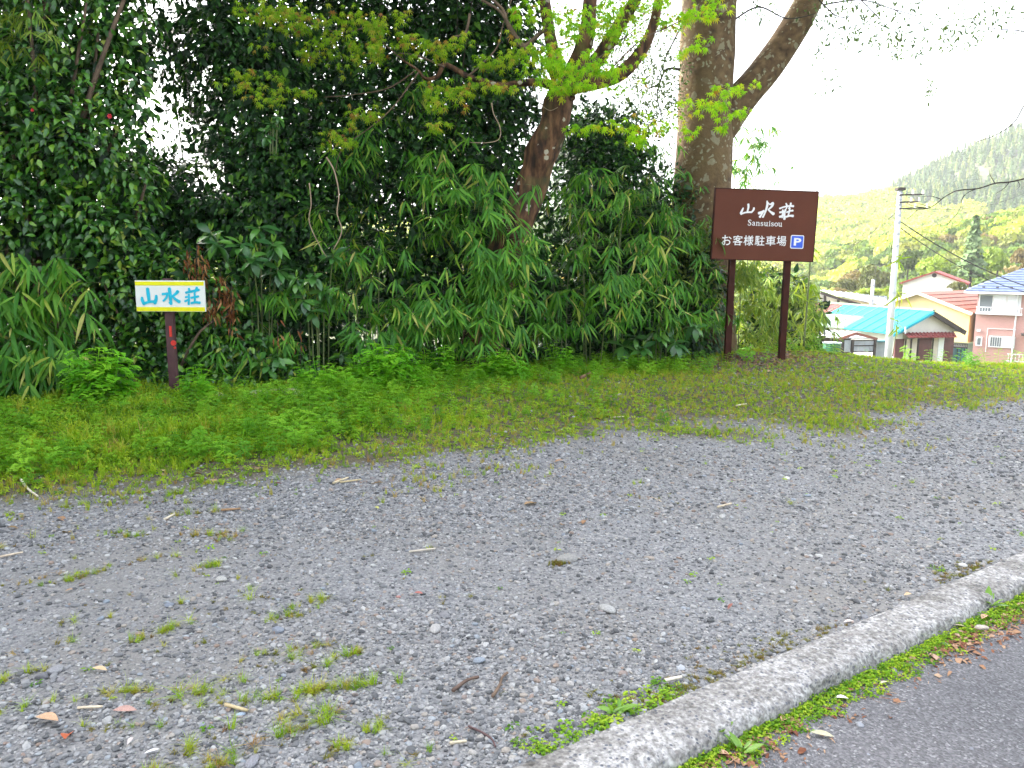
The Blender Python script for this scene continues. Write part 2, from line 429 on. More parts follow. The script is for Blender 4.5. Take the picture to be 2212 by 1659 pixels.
# ================================================================== woods on the hills (crowns past counting)
def blob_mesh(name, mat, n, seed, sq=1.0, cone=False, leaf=.13):
    """a crown of many leaf-clump faces spread through an uneven volume"""
    r = np.random.RandomState(seed); v, f = [], []
    lobes = [(r.uniform(-.45, .45), r.uniform(-.45, .45), r.uniform(.3, .8), r.uniform(.3, .5)) for _ in range(9)]
    for i in range(n):
        if cone:
            h = r.rand() ** 1.3; a = r.rand() * 6.28; rad = (1 - h) * .34 * (.75 + .5 * ((h * 9) % 1)) * r.uniform(.6, 1)
            p = np.array([math.cos(a) * rad, math.sin(a) * rad, h * 1.5 + .1]); nr = np.array([math.cos(a), math.sin(a), .8])
        else:
            lx, ly, lz, lr = lobes[r.randint(9)]; d = r.randn(3); d /= np.linalg.norm(d); d[2] = abs(d[2]) * .8 - .25
            p = np.array([lx, ly, lz * sq]) + d * lr * r.uniform(.7, 1.05); nr = d
        nr = nr + r.randn(3) * .5; nr /= np.linalg.norm(nr)
        t = np.cross(nr, r.randn(3)); t /= np.linalg.norm(t); bt = np.cross(nr, t); s = leaf * r.uniform(.6, 1.4)
        k = len(v); v += [tuple(p - t * s), tuple(p + bt * s * .7 + nr * .02), tuple(p + t * s), tuple(p - bt * s * .7)]; f.append((k, k+1, k+2, k+3))
    me = bpy.data.meshes.new(name); me.from_pydata(v, [], f); me.update(); me.materials.append(mat)
    return me
m_fy = leafmat('spring_crowns', [(0, (.33, .42, .07)), (.35, (.44, .49, .09)), (.6, (.26, .36, .05)), (.88, (.46, .42, .12)), (1, (.15, .24, .05))], .8, .3, .2)
m_fg = leafmat('mixed_crowns', [(0, (.06, .11, .02)), (.35, (.13, .21, .03)), (.6, (.17, .20, .05)), (.85, (.24, .30, .04)), (1, (.20, .14, .07))], .8, .25, .2)
m_fc = leafmat('conifer_crowns', [(0, (.08, .15, .06)), (.5, (.15, .23, .08)), (1, (.26, .31, .10))], .8, .2, .2)
p_fy = [blob_mesh('spring_crown', m_fy, 420, i) for i in range(4)]
p_fg = [blob_mesh('mixed_crown', m_fg, 420, 10 + i) for i in range(4)]
p_fc = [blob_mesh('conifer_crown', m_fc, 380, 20 + i, cone=True, leaf=.1) for i in range(3)]
def forest(hill, n, pick, size, x_lo, x_hi, where):
    hz, xs, (y0, y1, D) = hill
    y = rs.uniform(y0, D + 38, n); x = rs.uniform(x_lo, x_hi, n) ; z = hz(x, y)
    pj = proj(np.stack([x, y, z], -1))
    kinds = pick(x, y, pj)
    for k, (key, pro, nm, lbl) in enumerate((('spring', p_fy, 'spring_wood', 'yellow-green spring wood covering ' + where), ('mixed', p_fg, 'mixed_wood', 'mixed green and brown wood on ' + where), ('conifer', p_fc, 'conifer_wood', 'dark conifer plantation on ' + where))):
        q = kinds == k
        if not q.any(): continue
        s = rs.uniform(.7, 1.35, q.sum()) * size * (.62 if k == 2 else 1)
        rot = np.stack([np.zeros(q.sum()), np.zeros(q.sum()), rs.uniform(0, 6.3, q.sum())], 1)
        o = scatter(nm, key, pro, np.stack([x[q], y[q], z[q] - s * .25], -1), rot, s)
        tag(o, lbl, 'wood')
def pickA(x, y, pj):
    # conifer plantation under the top of the ridge, spring broadleaves below, darker gullies
    line = np.interp(pj[:, 0], [1700, 1900, 2000, 2212, 2600], [400, 425, 450, 470, 480])
    k = np.where(pj[:, 1] < line + (NG(x, y) - .5) * 40, 2, 0)
    gl = NH(x * .8 + y * .5, y * .2 - x * .3)
    k = np.where((k == 0) & (gl > .575), 1, k)
    return np.where((pj[:, 0] > 2090) & (pj[:, 1] > 445) & (gl > .38), 1, k)
forest(hillA, 13000, pickA, 5.0, 60, 340, 'the far hill at the right')
def pickA2(x, y, pj): return np.where(NH(x, y) > .55, 1, 0)
forest(hillA, 1600, pickA2, 6.5, -330, 60, 'the low far ridge behind the thicket')
def pickB(x, y, pj): return np.where(NG(x * 1.2, y) > .66, 0, 1)
forest(hillB, 2200, pickB, 3.2, 22, 175, 'the nearer spur behind the houses')

n = 900; x = rs.uniform(-170, 75, n); y = rs.uniform(88, 195, n); z = height(x, y); s_ = rs.uniform(3.5, 6.5, n)
tag(scatter('valley_wood', 'mixed', p_fg, np.stack([x, y, z - s_ * .2], 1), np.stack([np.zeros(n), np.zeros(n), rs.uniform(0, 6.3, n)], 1), s_), 'green trees over the valley floor at the foot of the far hill', 'wood')
# ================================================================== gravel, stone by stone
m_peb, nt, b = nodes_of('pebble')
oi = nt.nodes.new('ShaderNodeObjectInfo')
c = ramp(nt, [(0, (.065, .067, .07)), (.2, (.13, .133, .138)), (.42, (.20, .202, .207)), (.62, (.27, .27, .272)), (.80, (.36, .357, .35)), (.87, (.30, .27, .235)), (.92, (.24, .175, .14)), (.95, (.19, .225, .265)), (1, (.44, .435, .42))], oi.outputs['Random'])
t1 = tex(nt, 'Noise', 2.5, coords(nt), Detail=4.0)
L(nt, mixc(nt, .5, c.outputs[0], ramp(nt, [(.3, (.6, .6, .6)), (.7, (1.25, 1.25, 1.25))], t1.outputs[0]).outputs[0], 'MULTIPLY'), b.inputs['Base Color'])
b.inputs['Roughness'].default_value = .85
def stone_mesh(name, seed, mat, sub=1, rough=.16):
    import bmesh
    r = np.random.RandomState(seed); bm = bmesh.new(); bmesh.ops.create_icosphere(bm, subdivisions=sub, radius=.5)
    ax = r.uniform(.75, 1.25, 3); ax[2] *= .62
    cuts = [(unit(r.randn(3)), r.uniform(.28, .42)) for _ in range(5)]
    for v in bm.verts:
        p = np.array(v.co)
        for n_, d_ in cuts:
            e = p @ n_ - d_
            if e > 0: p = p - n_ * e * .85
        p = p * ax * (1 + r.uniform(-rough, rough) * .5); v.co = p
    me = bpy.data.meshes.new(name); bm.to_mesh(me); bm.free(); me.materials.append(mat)
    me.polygons.foreach_set('use_smooth', [sub > 1] * len(me.polygons))
    return me
p_peb = [stone_mesh('pebble_shape', 30 + i, m_peb, 2 if i < 6 else 1) for i in range(8)]
def in_view(x, y, m=260):
    pj = proj(np.stack([x, y, np.zeros_like(x)], -1)); return (pj[:, 0] > -m) & (pj[:, 0] < 2212 + m) & (pj[:, 1] < 1659 + m) & (y > .4)
def lot_points(n, v0=0.02, v1=7.5, u0=-6, u1=22):
    u = rs.uniform(u0, u1, n); v = rs.uniform(v0, v1, n); x, y = xy_of(u, v); k = in_view(x, y); return u[k], v[k], x[k], y[k]
u, v, x, y = lot_points(1500000)
d = np.hypot(x, y)
dens = np.interp(d, [2, 4, 6, 9, 13], [1.0, .72, .36, .2, .12]) * (.4 + .9 * NA(x + 40, y)) * (1 - .93 * verge_amt(u, v, x, y))
bare = sstep(.5, .72, NA(x - 17, y + 9)) * .5        # worn places where the fines show
k = rs.rand(len(x)) < dens * (1 - bare) * .9
u, v, x, y, d = u[k], v[k], x[k], y[k], d[k]; n = len(x)
s = (.0062 + .0078 * rs.rand(n) + .020 * rs.rand(n) ** 8) * np.interp(d, [2, 5, 9, 13], [1, 1.15, 1.6, 2.0])
z = lot_z(x, y) + s * .08
rot = np.stack([rs.randn(n) * .25, rs.randn(n) * .25, rs.uniform(0, 6.3, n)], 1)
o = scatter('gravel', 'pebbles', p_peb, np.stack([x, y, z], 1), rot, s)
tag(o, 'loose grey gravel covering the parking lot', 'gravel')
# a few grains lying on the asphalt
n = 4200; u = rs.uniform(-2, 9, n); v = -.19 - rs.exponential(.4, n); x, y = xy_of(u, v); k = in_view(x, y) & (v > -1.7)
x, y = x[k], y[k]; n = len(x); s = .003 + .011 * rs.rand(n) ** 4
o = scatter('grit', 'pebbles', p_peb, np.stack([x, y, ROAD_Z + s * .15], 1), np.stack([rs.randn(n) * .2, rs.randn(n) * .2, rs.uniform(0, 6.3, n)], 1), s)
tag(o, 'loose grit scattered on the asphalt road', 'grit')

# ================================================================== grass and low weeds
m_gr = leafmat('grass_blade', [(0, (.15, .29, .015)), (.4, (.26, .42, .02)), (.75, (.38, .48, .03)), (.92, (.38, .38, .06)), (1, (.34, .22, .08))], .6, .35, .2)
m_wd = leafmat('weed_leaf', [(0, (.08, .24, .015)), (.5, (.15, .37, .018)), (1, (.25, .47, .03))], .55, .35, .2)
m_cl = leafmat('clover_leaf', [(0, (.08, .20, .015)), (.5, (.20, .37, .02)), (1, (.38, .50, .04))], .55, .3, .2)
m_moss = leafmat('moss_leaf', [(0, (.13, .15, .02)), (.5, (.20, .19, .035)), (1, (.20, .11, .05))], .9, .1, .2)
m_straw = leafmat('straw', [(0, (.22, .15, .08)), (.4, (.36, .27, .15)), (.7, (.28, .14, .08)), (1, (.50, .42, .28))], .7, .1, .3)
def raw(name, v, f, mat):
    me = bpy.data.meshes.new(name); me.from_pydata(v, [], f); me.update(); me.materials.append(mat); return me
def tuft_mesh(name, seed, mat, nb, spread, wid):
    r = random.Random(seed); v, f = [], []
    for i in range(nb):
        a = r.uniform(0, 6.28); l = r.uniform(.45, 1); lean = r.uniform(.15, 1) * spread; bx, by = r.uniform(-.16, .16), r.uniform(-.16, .16)
        dx, dy = math.cos(a), math.sin(a); px, py = -dy * wid, dx * wid; k = len(v)
        for t, w in ((0, 1), (.5, .8), (.85, .4)):
            h = l * (t - .25 * lean * t * t); q = lean * l * t * t * .8
            v += [(bx + dx * q - px * w, by + dy * q - py * w, h), (bx + dx * q + px * w, by + dy * q + py * w, h)]
        v.append((bx + dx * lean * l * .95, by + dy * lean * l * .95, l * (1 - .3 * lean)))
        f += [(k, k+1, k+3, k+2), (k+2, k+3, k+5, k+4), (k+4, k+5, k+6)]
    return raw(name, v, f, mat)
def rosette_mesh(name, seed, mat, nl, tall=.35):
    r = random.Random(seed); v, f = [], []
    for i in range(nl):
        a = i * 2.4 + r.uniform(-.4, .4); d = r.uniform(.15, .55); h = r.uniform(.25, 1) * tall; s = r.uniform(.13, .24)
        cx, cy = math.cos(a) * d, math.sin(a) * d; k = len(v); tx, ty = math.cos(a), math.sin(a)
        v += [(cx - tx * s, cy - ty * s, h), (cx - ty * s * .75, cy + tx * s * .75, h + .05), (cx + tx * s, cy + ty * s, h - .06), (cx + ty * s * .75, cy - tx * s * .75, h + .05)]
        f.append((k, k+1, k+2, k+3))
    return raw(name, v, f, mat)
def sprig_mesh(name, seed, mat, nl=13):
    """upright weed with feathery leaves divided into leaflets"""
    r = random.Random(seed); v, f = [], []; lx, ly = r.uniform(-.2, .2), r.uniform(-.2, .2)
    k = len(v); w = .012
    for z in (0, .5, 1): v += [(lx*z*z - w, ly*z*z, z), (lx*z*z + w, ly*z*z, z), (lx*z*z, ly*z*z + w, z)]
    for q in (0, 3): f += [(q, q+1, q+4, q+3), (q+1, q+2, q+5, q+4), (q+2, q, q+3, q+5)]
    for i in range(nl):
        z = .15 + .85 * i / (nl - 1); a = i * 2.39 + r.uniform(-.3, .3); ln = (.36 - .2 * z) * r.uniform(.8, 1.2) + .06
        ca, sa = math.cos(a), math.sin(a); ox, oy = lx*z*z, ly*z*z
        for j in range(4):
            t = (j + 1) / 4; ex, ey, ez = ox + ca * ln * t, oy + sa * ln * t, z + ln * (.35 * t - .35 * t * t)
            s = ln * .5 * (1 - .35 * t)
            for sd in (-1, 1):
                k = len(v); qx, qy = -sa * sd, ca * sd
                v += [(ex, ey, ez), (ex + qx * s + ca * s * .5 - ca * s * .22, ey + qy * s + sa * s * .5 - sa * s * .22, ez + s * .15), (ex + qx * s * .7 + ca * s * .9, ey + qy * s * .7 + sa * s * .9, ez)]
                f.append((k, k+1, k+2) if sd > 0 else (k, k+2, k+1))
        k = len(v); e = ln * 1.3; v += [(ox + ca * ln - sa * .02, oy + sa * ln + ca * .02, z), (ox + ca * e, oy + sa * e, z - .03), (ox + ca * ln + sa * .02, oy + sa * ln - ca * .02, z)]; f.append((k, k+1, k+2))
    return raw(name, v, f, mat)
p_tuft = [tuft_mesh('tuft', 50 + i, m_gr, 14, .5 + .2 * i, .022) for i in range(4)]
m_gy = leafmat('yellowing_grass', [(0, (.24, .32, .02)), (.4, (.33, .38, .03)), (.7, (.40, .36, .07)), (1, (.36, .22, .09))], .65, .3, .2)
p_tufty = [tuft_mesh('tuft', 150 + i, m_gy, 12, .8 + .3 * i, .02) for i in range(3)]
p_sprawl = [tuft_mesh('sprawling_tuft', 180 + i, (m_gr, m_gy, m_gr)[i], 26, 1.5 + .2 * i, .014) for i in range(3)]
p_ros = [rosette_mesh('rosette', 60 + i, m_cl, 9) for i in range(4)]
p_spr = [sprig_mesh('sprig', 70 + i, m_wd) for i in range(4)]
p_moss = [tuft_mesh('moss_tuft', 80 + i, m_moss, 16, 1.0, .03) for i in range(3)]
def upright(n, tilt=.15): return np.stack([rs.randn(n) * tilt, rs.randn(n) * tilt, rs.uniform(0, 6.3, n)], 1)
def lay(name, key, pro, u, v, s, label, cat, tilt=.15, zoff=0., sz=None):
    x, y = xy_of(u, v); k = in_view(x, y, 200) & (v < v_crest(u) + 1.0); x, y, s = x[k], y[k], np.asarray(s)[k]
    z = np.where(uv_of(x, y)[1] > .01, lot_z(x, y), ROAD_Z) + zoff
    sc = s if sz is None else np.stack([s, s, s * np.asarray(sz)[k]], 1)
    return tag(scatter(name, key, pro, np.stack([x, y, z], 1), upright(len(x), tilt), sc), label, cat)
def verge_pts(n, ramp_w=.9, off=-.6):
    u = rs.uniform(-2, 22, n); v = rs.uniform(1.5, 8.5, n); x, y = xy_of(u, v)
    a = bare_feet(u, v) * sstep(off, off + ramp_w, v - v_edge(u) + (NA(x, y) - .5) * 1.1 + (NB(x, y) - .5) * .9 + (NC(x, y) - .5) * .5) * (v < v_crest(u) + .9)
    return u, v, x, y, a
def lush(u, v):                                     # the left and the back of the verge stand taller
    return np.clip(sstep(6.5, 1.5, u) * sstep(.2, 1.0, v - v_edge(u)) + .55 * sstep(-1.6, -.5, v - v_crest(u)) * sstep(9.5, 7.5, u), 0, 1)
def bare_feet(u, v): return (1 - .85 * np.exp(-((u - 2.0) / .35) ** 2 - ((v - 7.25) / .3) ** 2)) * (1 - .8 * np.exp(-((u - 2.9) / .5) ** 2 - ((v - 6.9) / .3) ** 2)) * bare_feet2(u, v)
def bare_feet2(u, v): return 1 - .93 * np.exp(-((u - 9.75) / 1.0) ** 2 - ((v - 5.75) / .5) ** 2)
u, v, x, y, a = verge_pts(120000)
k = rs.rand(len(u)) < a * (.25 + .75 * NB(x + 9, y)) * .42; u, v = u[k], v[k]; lu = lush(u, v); n = len(u)
lay('grass', 'tufts', p_tuft, u, v, (.035 + .055 * rs.rand(n)) * (.8 + 1.2 * lu * NB(x[k] + 3, y[k] - 5) * 1.6), 'short yellow-green grass of the verge between gravel and thicket', 'grass')
u, v, x, y, a = verge_pts(60000, 1.3, -1.0)
k = rs.rand(len(u)) < a * sstep(.42, .72, NA(x + 21, y - 13) + .2 * NC(x, y)) * .5 * (1 - .6 * lush(u, v)); u, v = u[k], v[k]; n = len(u)
lay('yellowing_grass', 'yellow_tufts', p_tufty, u, v, .03 + .045 * rs.rand(n), 'yellowing thin grass in patches along the edge of the gravel', 'grass')
u, v, x, y, a = verge_pts(150000, .8, -.35)
k = rs.rand(len(u)) < a * (.2 + .8 * NB(x - 9, y + 3)) * .5; u, v = u[k], v[k]; lu = lush(u, v); n = len(u)
lay('ground_cover', 'rosettes', p_ros, u, v, (.03 + .045 * rs.rand(n)) * (.8 + .5 * lu), 'small-leaved clover and chickweed spread through the verge', 'weeds', sz=1 + 1.6 * lu)
u, v, x, y, a = verge_pts(60000, .8, .0)
k = rs.rand(len(u)) < a * lush(u, v) * .5 * (1 - .75 * sstep(-1.3, -.6, v - v_crest(u)) * sstep(5, 3, u)) * (.1 + 1.2 * NA(x + 5, y - 8) ** 1.5); hgt = NA(x + 5, y - 8)[k]; u, v = u[k], v[k]; n = len(u)
lay('feathery_weeds', 'sprigs', p_spr, u, v, (.06 + .09 * rs.rand(n)) * (.5 + 1.2 * hgt), 'feathery green weeds standing along the left and back of the verge', 'weeds', .22)
# strips of weeds and moss along both faces of the kerb, and stray tufts out on the gravel
n = 2600; u = rs.uniform(-2, 12, n); v = .05 + rs.exponential(.05, n); x, y = xy_of(u, v); k = (NA(x * 2, y * 2 + 4) > .47) & (v < .3); u, v = u[k], v[k]
lay('kerb_moss', 'mosses', p_moss, u, v, .022 + .026 * rs.rand(len(u)), 'olive moss and tiny grass along the gravel side of the kerb', 'moss', sz=.3 + .2 * rs.rand(len(u)))
n = 2600; u = rs.uniform(-2, 12, n); v = .05 + rs.exponential(.05, n); x, y = xy_of(u, v); k = (NB(x + 3, y + 4) > .6) & (v < .25); u, v = u[k], v[k]
lay('kerb_weeds', 'rosettes', p_ros, u, v, .02 + .03 * rs.rand(len(u)), 'small green weeds sprouting along the gravel side of the kerb', 'weeds')
n = 6500; u = rs.uniform(-2, 12, n); v = -.178 - rs.exponential(.035, n); x, y = xy_of(u, v); k = (NA(x * 1.6 + 2, y * 1.6 + 4) + .35 * NB(x * 1.5, y * 1.5) > .42) & (v > -.30); u, v = u[k], v[k]
lay('gutter_weeds', 'rosettes', p_ros, u, v, .022 + .022 * rs.rand(len(u)), 'bright clover-like weeds growing in the gutter below the kerb', 'weeds', sz=.8 + rs.rand(len(u)))
cl_u, cl_v, cl_s = [], [], []
for i in range(150):
    cu, cv = rs.uniform(-3, 9), rs.uniform(.1, 4.2); near = rs.rand() < .72
    if near: cu = 1.2 - abs(rs.randn()) * 1.3; cv = rs.uniform(.2, 3.8)
    m = rs.randint(4, 22) if near and rs.rand() < .6 else rs.randint(1, 4); t_ = rs.randn(m) * .022 * math.sqrt(m); a_ = rs.uniform(-.5, .5)
    cl_u += list(cu + t_ * math.cos(a_) + rs.randn(m) * .02); cl_v += list(cv + t_ * math.sin(a_) + rs.randn(m) * .012); cl_s += list((.03 + .035 * rs.rand(m)) * rs.uniform(.7, 1.25))
cl_u, cl_v, cl_s = np.array(cl_u), np.array(cl_v), np.array(cl_s); q = rs.rand(len(cl_u)) < .42
lay('stray_grass', 'stray_tufts', p_sprawl, cl_u[~q], cl_v[~q], cl_s[~q], 'stray sprawling tufts of thin grass growing out of the gravel', 'grass', .3)
lay('tuft_moss', 'mosses', p_moss, cl_u[q], cl_v[q], cl_s[q] * .8, 'brown moss and dead blades round the stray grass tufts', 'moss', .3, sz=.45 * np.ones(q.sum()))
n = 1400; u = rs.uniform(-3, 9, n); v = rs.uniform(.1, 4.2, n); x, y = xy_of(u, v); k = NB(x + 1, y - 2) + .25 * sstep(2, 0, u) > .72; u, v = u[k], v[k]
lay('gravel_moss', 'mosses', p_moss, u, v, .02 + .026 * rs.rand(len(u)), 'brownish moss cushions among the gravel stones', 'moss', sz=.3 + .2 * rs.rand(len(u)))
n = 240; u = rs.uniform(-3, 10, n); v = rs.uniform(.1, 4, n)
lay('gravel_sprouts', 'rosettes', p_ros, u, v, .018 + .03 * rs.rand(n), 'tiny green sprouts dotted over the gravel', 'weeds')
# fine litter: straw, leaf scraps
STRAW = [leaf_mesh('straw_bit', [(0, .03), (.5, .05), (1, .02)], m_straw, .3, .05), leaf_mesh('leaf_scrap', [(0, .05), (.3, .28), (.7, .25), (1, .02)], m_straw, .35, .2), leaf_mesh('stem_bit', [(0, .02), (.5, .022), (1, .018)], m_straw, .8, .02)]
n = 5200; u = rs.uniform(-2, 20, n); v = rs.uniform(1.5, 7.8, n); x, y = xy_of(u, v)
w = np.exp(-((v - v_edge(u) - .1) / .8) ** 2) * .35 + .9 * np.exp(-((u - 9.6) / 1.3) ** 2 - ((v - 5.3) / .8) ** 2) + .12
k = rs.rand(n) < w * NB(x + 7, y + 7) * 1.5; u, v = u[k], v[k]
lay('leaf_litter', 'litter', STRAW, u, v, .03 + .07 * rs.rand(len(u)) ** 2, 'dry straw and leaf scraps strewn through the verge', 'litter', .12, .012)
m_red = leafmat('red_scrap', [(0, (.16, .06, .035)), (.4, (.26, .12, .07)), (.7, (.34, .20, .12)), (1, (.46, .32, .22))], .8, .1, .2)
SCRAP = [leaf_mesh('scrap', [(0, .04), (.3, .3), (.7, .24), (1, .02)], m_red, .4, .3), leaf_mesh('scrap', [(0, .02), (.4, .16), (.8, .12), (1, .01)], m_red, .7, .5), leaf_mesh('scrap', [(0, .03), (.5, .05), (1, .02)], m_red, .4, .1)]
n = 14000; u = rs.uniform(-2, 12, n); v = -.20 - np.abs(rs.randn(n)) * .075
k = rs.rand(n) < .1 + 1.0 * sstep(.25, .7, NA(u * 1.7, v + 3)); u, v = u[k], v[k]; n = len(u)
lay('gutter_litter', 'scraps', SCRAP, u, v, .010 + .036 * rs.rand(n) ** 1.8, 'brown leaf scraps gathered in the gutter below the kerb', 'litter', .15, .01)

n = 1500; u = 9.75 + rs.randn(n) * .8; v = 5.6 + rs.randn(n) * .4
lay('sign_litter', 'scraps', SCRAP, u, v, .03 + .05 * rs.rand(n) ** 1.5, 'brown leaf litter on the bare patch at the feet of the brown sign', 'litter', .15, .012)
# ================================================================== trees and thicket
m_bark, nt, b = nodes_of('lichened_bark')
co = coords(nt); n1 = tex(nt, 'Noise', 9, co, Detail=8.0); n2 = tex(nt, 'Noise', 1.6, co, Detail=5.0); n3 = tex(nt, 'Noise', 22, co, Detail=6.0); nd = tex(nt, 'Noise', 5, co, Detail=3.0)
wp = nt.nodes.new('ShaderNodeVectorMath'); wp.operation = 'MULTIPLY_ADD'; L(nt, nd.outputs[1], wp.inputs[0]); wp.inputs[1].default_value = (.3, .3, .3); L(nt, co, wp.inputs[2])
v1 = tex(nt, 'Voronoi', 6.0, wp.outputs[0]); v2 = tex(nt, 'Voronoi', 15, wp.outputs[0])
base = ramp(nt, [(.3, (.045, .026, .011)), (.5, (.105, .062, .026)), (.7, (.17, .112, .052))], n1.outputs[0])
c = mixc(nt, ramp(nt, [(.45, (0, 0, 0)), (.6, (.7, .7, .7))], n2.outputs[0]).outputs[0], base.outputs[0], (.135, .09, .035))
def spots(v, thr, pk):
    s = nt.nodes.new('ShaderNodeSeparateColor'); L(nt, v.outputs['Color'], s.inputs[0])
    dd = nt.nodes.new('ShaderNodeMath'); dd.operation = 'ADD'; L(nt, v.outputs['Distance'], dd.inputs[0])
    nn = nt.nodes.new('ShaderNodeMath'); nn.operation = 'MULTIPLY_ADD'; L(nt, n3.outputs[0], nn.inputs[0]); nn.inputs[1].default_value = .5; nn.inputs[2].default_value = -.25
    L(nt, nn.outputs[0], dd.inputs[1])
    return mixc(nt, 1., ramp(nt, [(thr, (1, 1, 1)), (thr + .05, (0, 0, 0))], dd.outputs[0]).outputs[0], ramp(nt, [(pk, (0, 0, 0)), (pk + .03, (1, 1, 1))], s.outputs[0]).outputs[0], 'MULTIPLY')
c = mixc(nt, spots(v1, .33, .72), c, (.215, .19, .115)); c = mixc(nt, spots(v2, .33, .72), c, (.235, .22, .14))
L(nt, c, b.inputs['Base Color']); b.inputs['Roughness'].default_value = .9; bump(nt, b, mixc(nt, .5, n1.outputs[0], n3.outputs[0]), .8, .03)
m_mbark, nt, b = nodes_of('maple_bark')
co = coords(nt); mp = nt.nodes.new('ShaderNodeMapping'); mp.inputs['Scale'].default_value = (1, 1, .3); L(nt, co, mp.inputs[0])
n1 = tex(nt, 'Noise', 14, mp.outputs[0], Detail=8.0); n2 = tex(nt, 'Noise', 2.2, co, Detail=5.0); n3 = tex(nt, 'Noise', 26, co, Detail=4.0); v1 = tex(nt, 'Voronoi', 9, co)
base = ramp(nt, [(.36, (.022, .010, .005)), (.5, (.085, .036, .015)), (.66, (.19, .095, .045))], n1.outputs[0])
c = mixc(nt, ramp(nt, [(.55, (0, 0, 0)), (.7, (.5, .5, .5))], n2.outputs[0]).outputs[0], base.outputs[0], (.12, .13, .04))
c = mixc(nt, spots(v1, .24, .78), c, (.42, .37, .29))
L(nt, c, b.inputs['Base Color']); b.inputs['Roughness'].default_value = .85; bump(nt, b, n1.outputs[0], .9, .02)
m_twig = plain('twig_bark', (.13, .085, .055), .85, .35, 14)
m_dtwig = plain('dark_twig', (.045, .035, .028), .85, .35, 14)
m_culm = plain('bamboo_culm', (.12, .15, .05), .5, .35, 9)
m_vine = plain('dry_vine', (.33, .24, .16), .8, .25, 10)

m_cam = leafmat('camellia_leaf', [(0, (.014, .065, .008)), (.4, (.034, .135, .012)), (.75, (.075, .22, .016)), (.95, (.16, .32, .02)), (1, (.28, .32, .05))], .28, .15, .55)
m_ev = leafmat('evergreen_leaf', [(0, (.005, .022, .005)), (.5, (.013, .052, .010)), (.85, (.035, .12, .016)), (1, (.11, .24, .02))], .42, .06, .22)  # darkened to stand in for the deep shade inside the thicket
m_bam = leafmat('bamboo_leaf', [(0, (.030, .14, .012)), (.5, (.070, .23, .016)), (.87, (.14, .32, .024)), (.96, (.30, .37, .05)), (1, (.46, .40, .14))], .5, .28, .28)
m_bamy = leafmat('pale_bamboo_leaf', [(0, (.09, .19, .02)), (.5, (.16, .26, .025)), (1, (.26, .32, .05))], .55, .35, .25)
m_auc = leafmat('aucuba_leaf', [(0, (.022, .09, .022)), (.6, (.05, .16, .028)), (1, (.10, .25, .035))], .28, .1, .6)
m_aucn = leafmat('young_aucuba_leaf', [(0, (.12, .26, .03)), (1, (.20, .36, .05))], .35, .25, .5)
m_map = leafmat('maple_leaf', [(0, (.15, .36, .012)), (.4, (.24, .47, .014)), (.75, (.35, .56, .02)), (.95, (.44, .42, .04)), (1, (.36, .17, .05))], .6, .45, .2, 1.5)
m_mapd = leafmat('shaded_maple_leaf', [(0, (.13, .28, .012)), (.5, (.24, .40, .015)), (.8, (.34, .43, .03)), (.94, (.36, .26, .05)), (1, (.30, .12, .05))], .6, .4, .2, 1.5)  # duller copy of the maple leaf, shade put into its colours
m_dead = leafmat('dead_frond', [(0, (.14, .05, .02)), (.5, (.26, .10, .04)), (1, (.40, .22, .09))], .8, .2, .2)
m_pale = leafmat('small_tree_leaf', [(0, (.09, .14, .04)), (.5, (.15, .22, .05)), (1, (.22, .27, .07))], .6, .3, .2)

P_CAM = [leaf_mesh('camellia_leaf', OVATE, m_cam, .22, .22 + .12 * i) for i in range(3)]
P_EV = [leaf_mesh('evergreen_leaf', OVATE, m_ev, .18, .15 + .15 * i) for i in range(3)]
P_BAM = [leaf_mesh('bamboo_leaf', [(y, w * (.72 + .1 * i)) for y, w in LANCE], m_bam, .25, .12 + .16 * i, twist=(.3 if i == 2 else 0)) for i in range(4)]
P_BAMY = [leaf_mesh('bamboo_leaf', [(y, w * .8) for y, w in LANCE], m_bamy, .25, .15 + .2 * i) for i in range(3)]
P_AUC = [leaf_mesh('aucuba_leaf', ELLI, m_auc, .2, .25 + .12 * i, .07) for i in range(3)]
P_AUCN = [leaf_mesh('young_leaf', [(y, w * .75) for y, w in ELLI], m_aucn, .3, .1, .05)]
P_MAP = [maple_mesh('maple_leaf', m_map, i) for i in range(4)]
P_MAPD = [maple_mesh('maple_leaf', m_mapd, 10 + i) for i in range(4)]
m_airl = leafmat('airy_leaf', [(0, (.05, .09, .03)), (.5, (.09, .15, .04)), (1, (.15, .21, .06))], .7, .12, .2)
P_AIR = [leaf_mesh('airy_leaf', [(0, .01), (.35, .2), (.7, .15), (1, .01)], m_airl, .2, .2)]
P_PALE = [leaf_mesh('small_leaf', [(0, .01), (.35, .2), (.7, .15), (1, .01)], m_pale, .2, .2)]
P_DEAD = [leaf_mesh('dead_leaf', [(0, .01), (.3, .09), (.7, .07), (1, .01)], m_dead, .5, .3, .1, .5)]

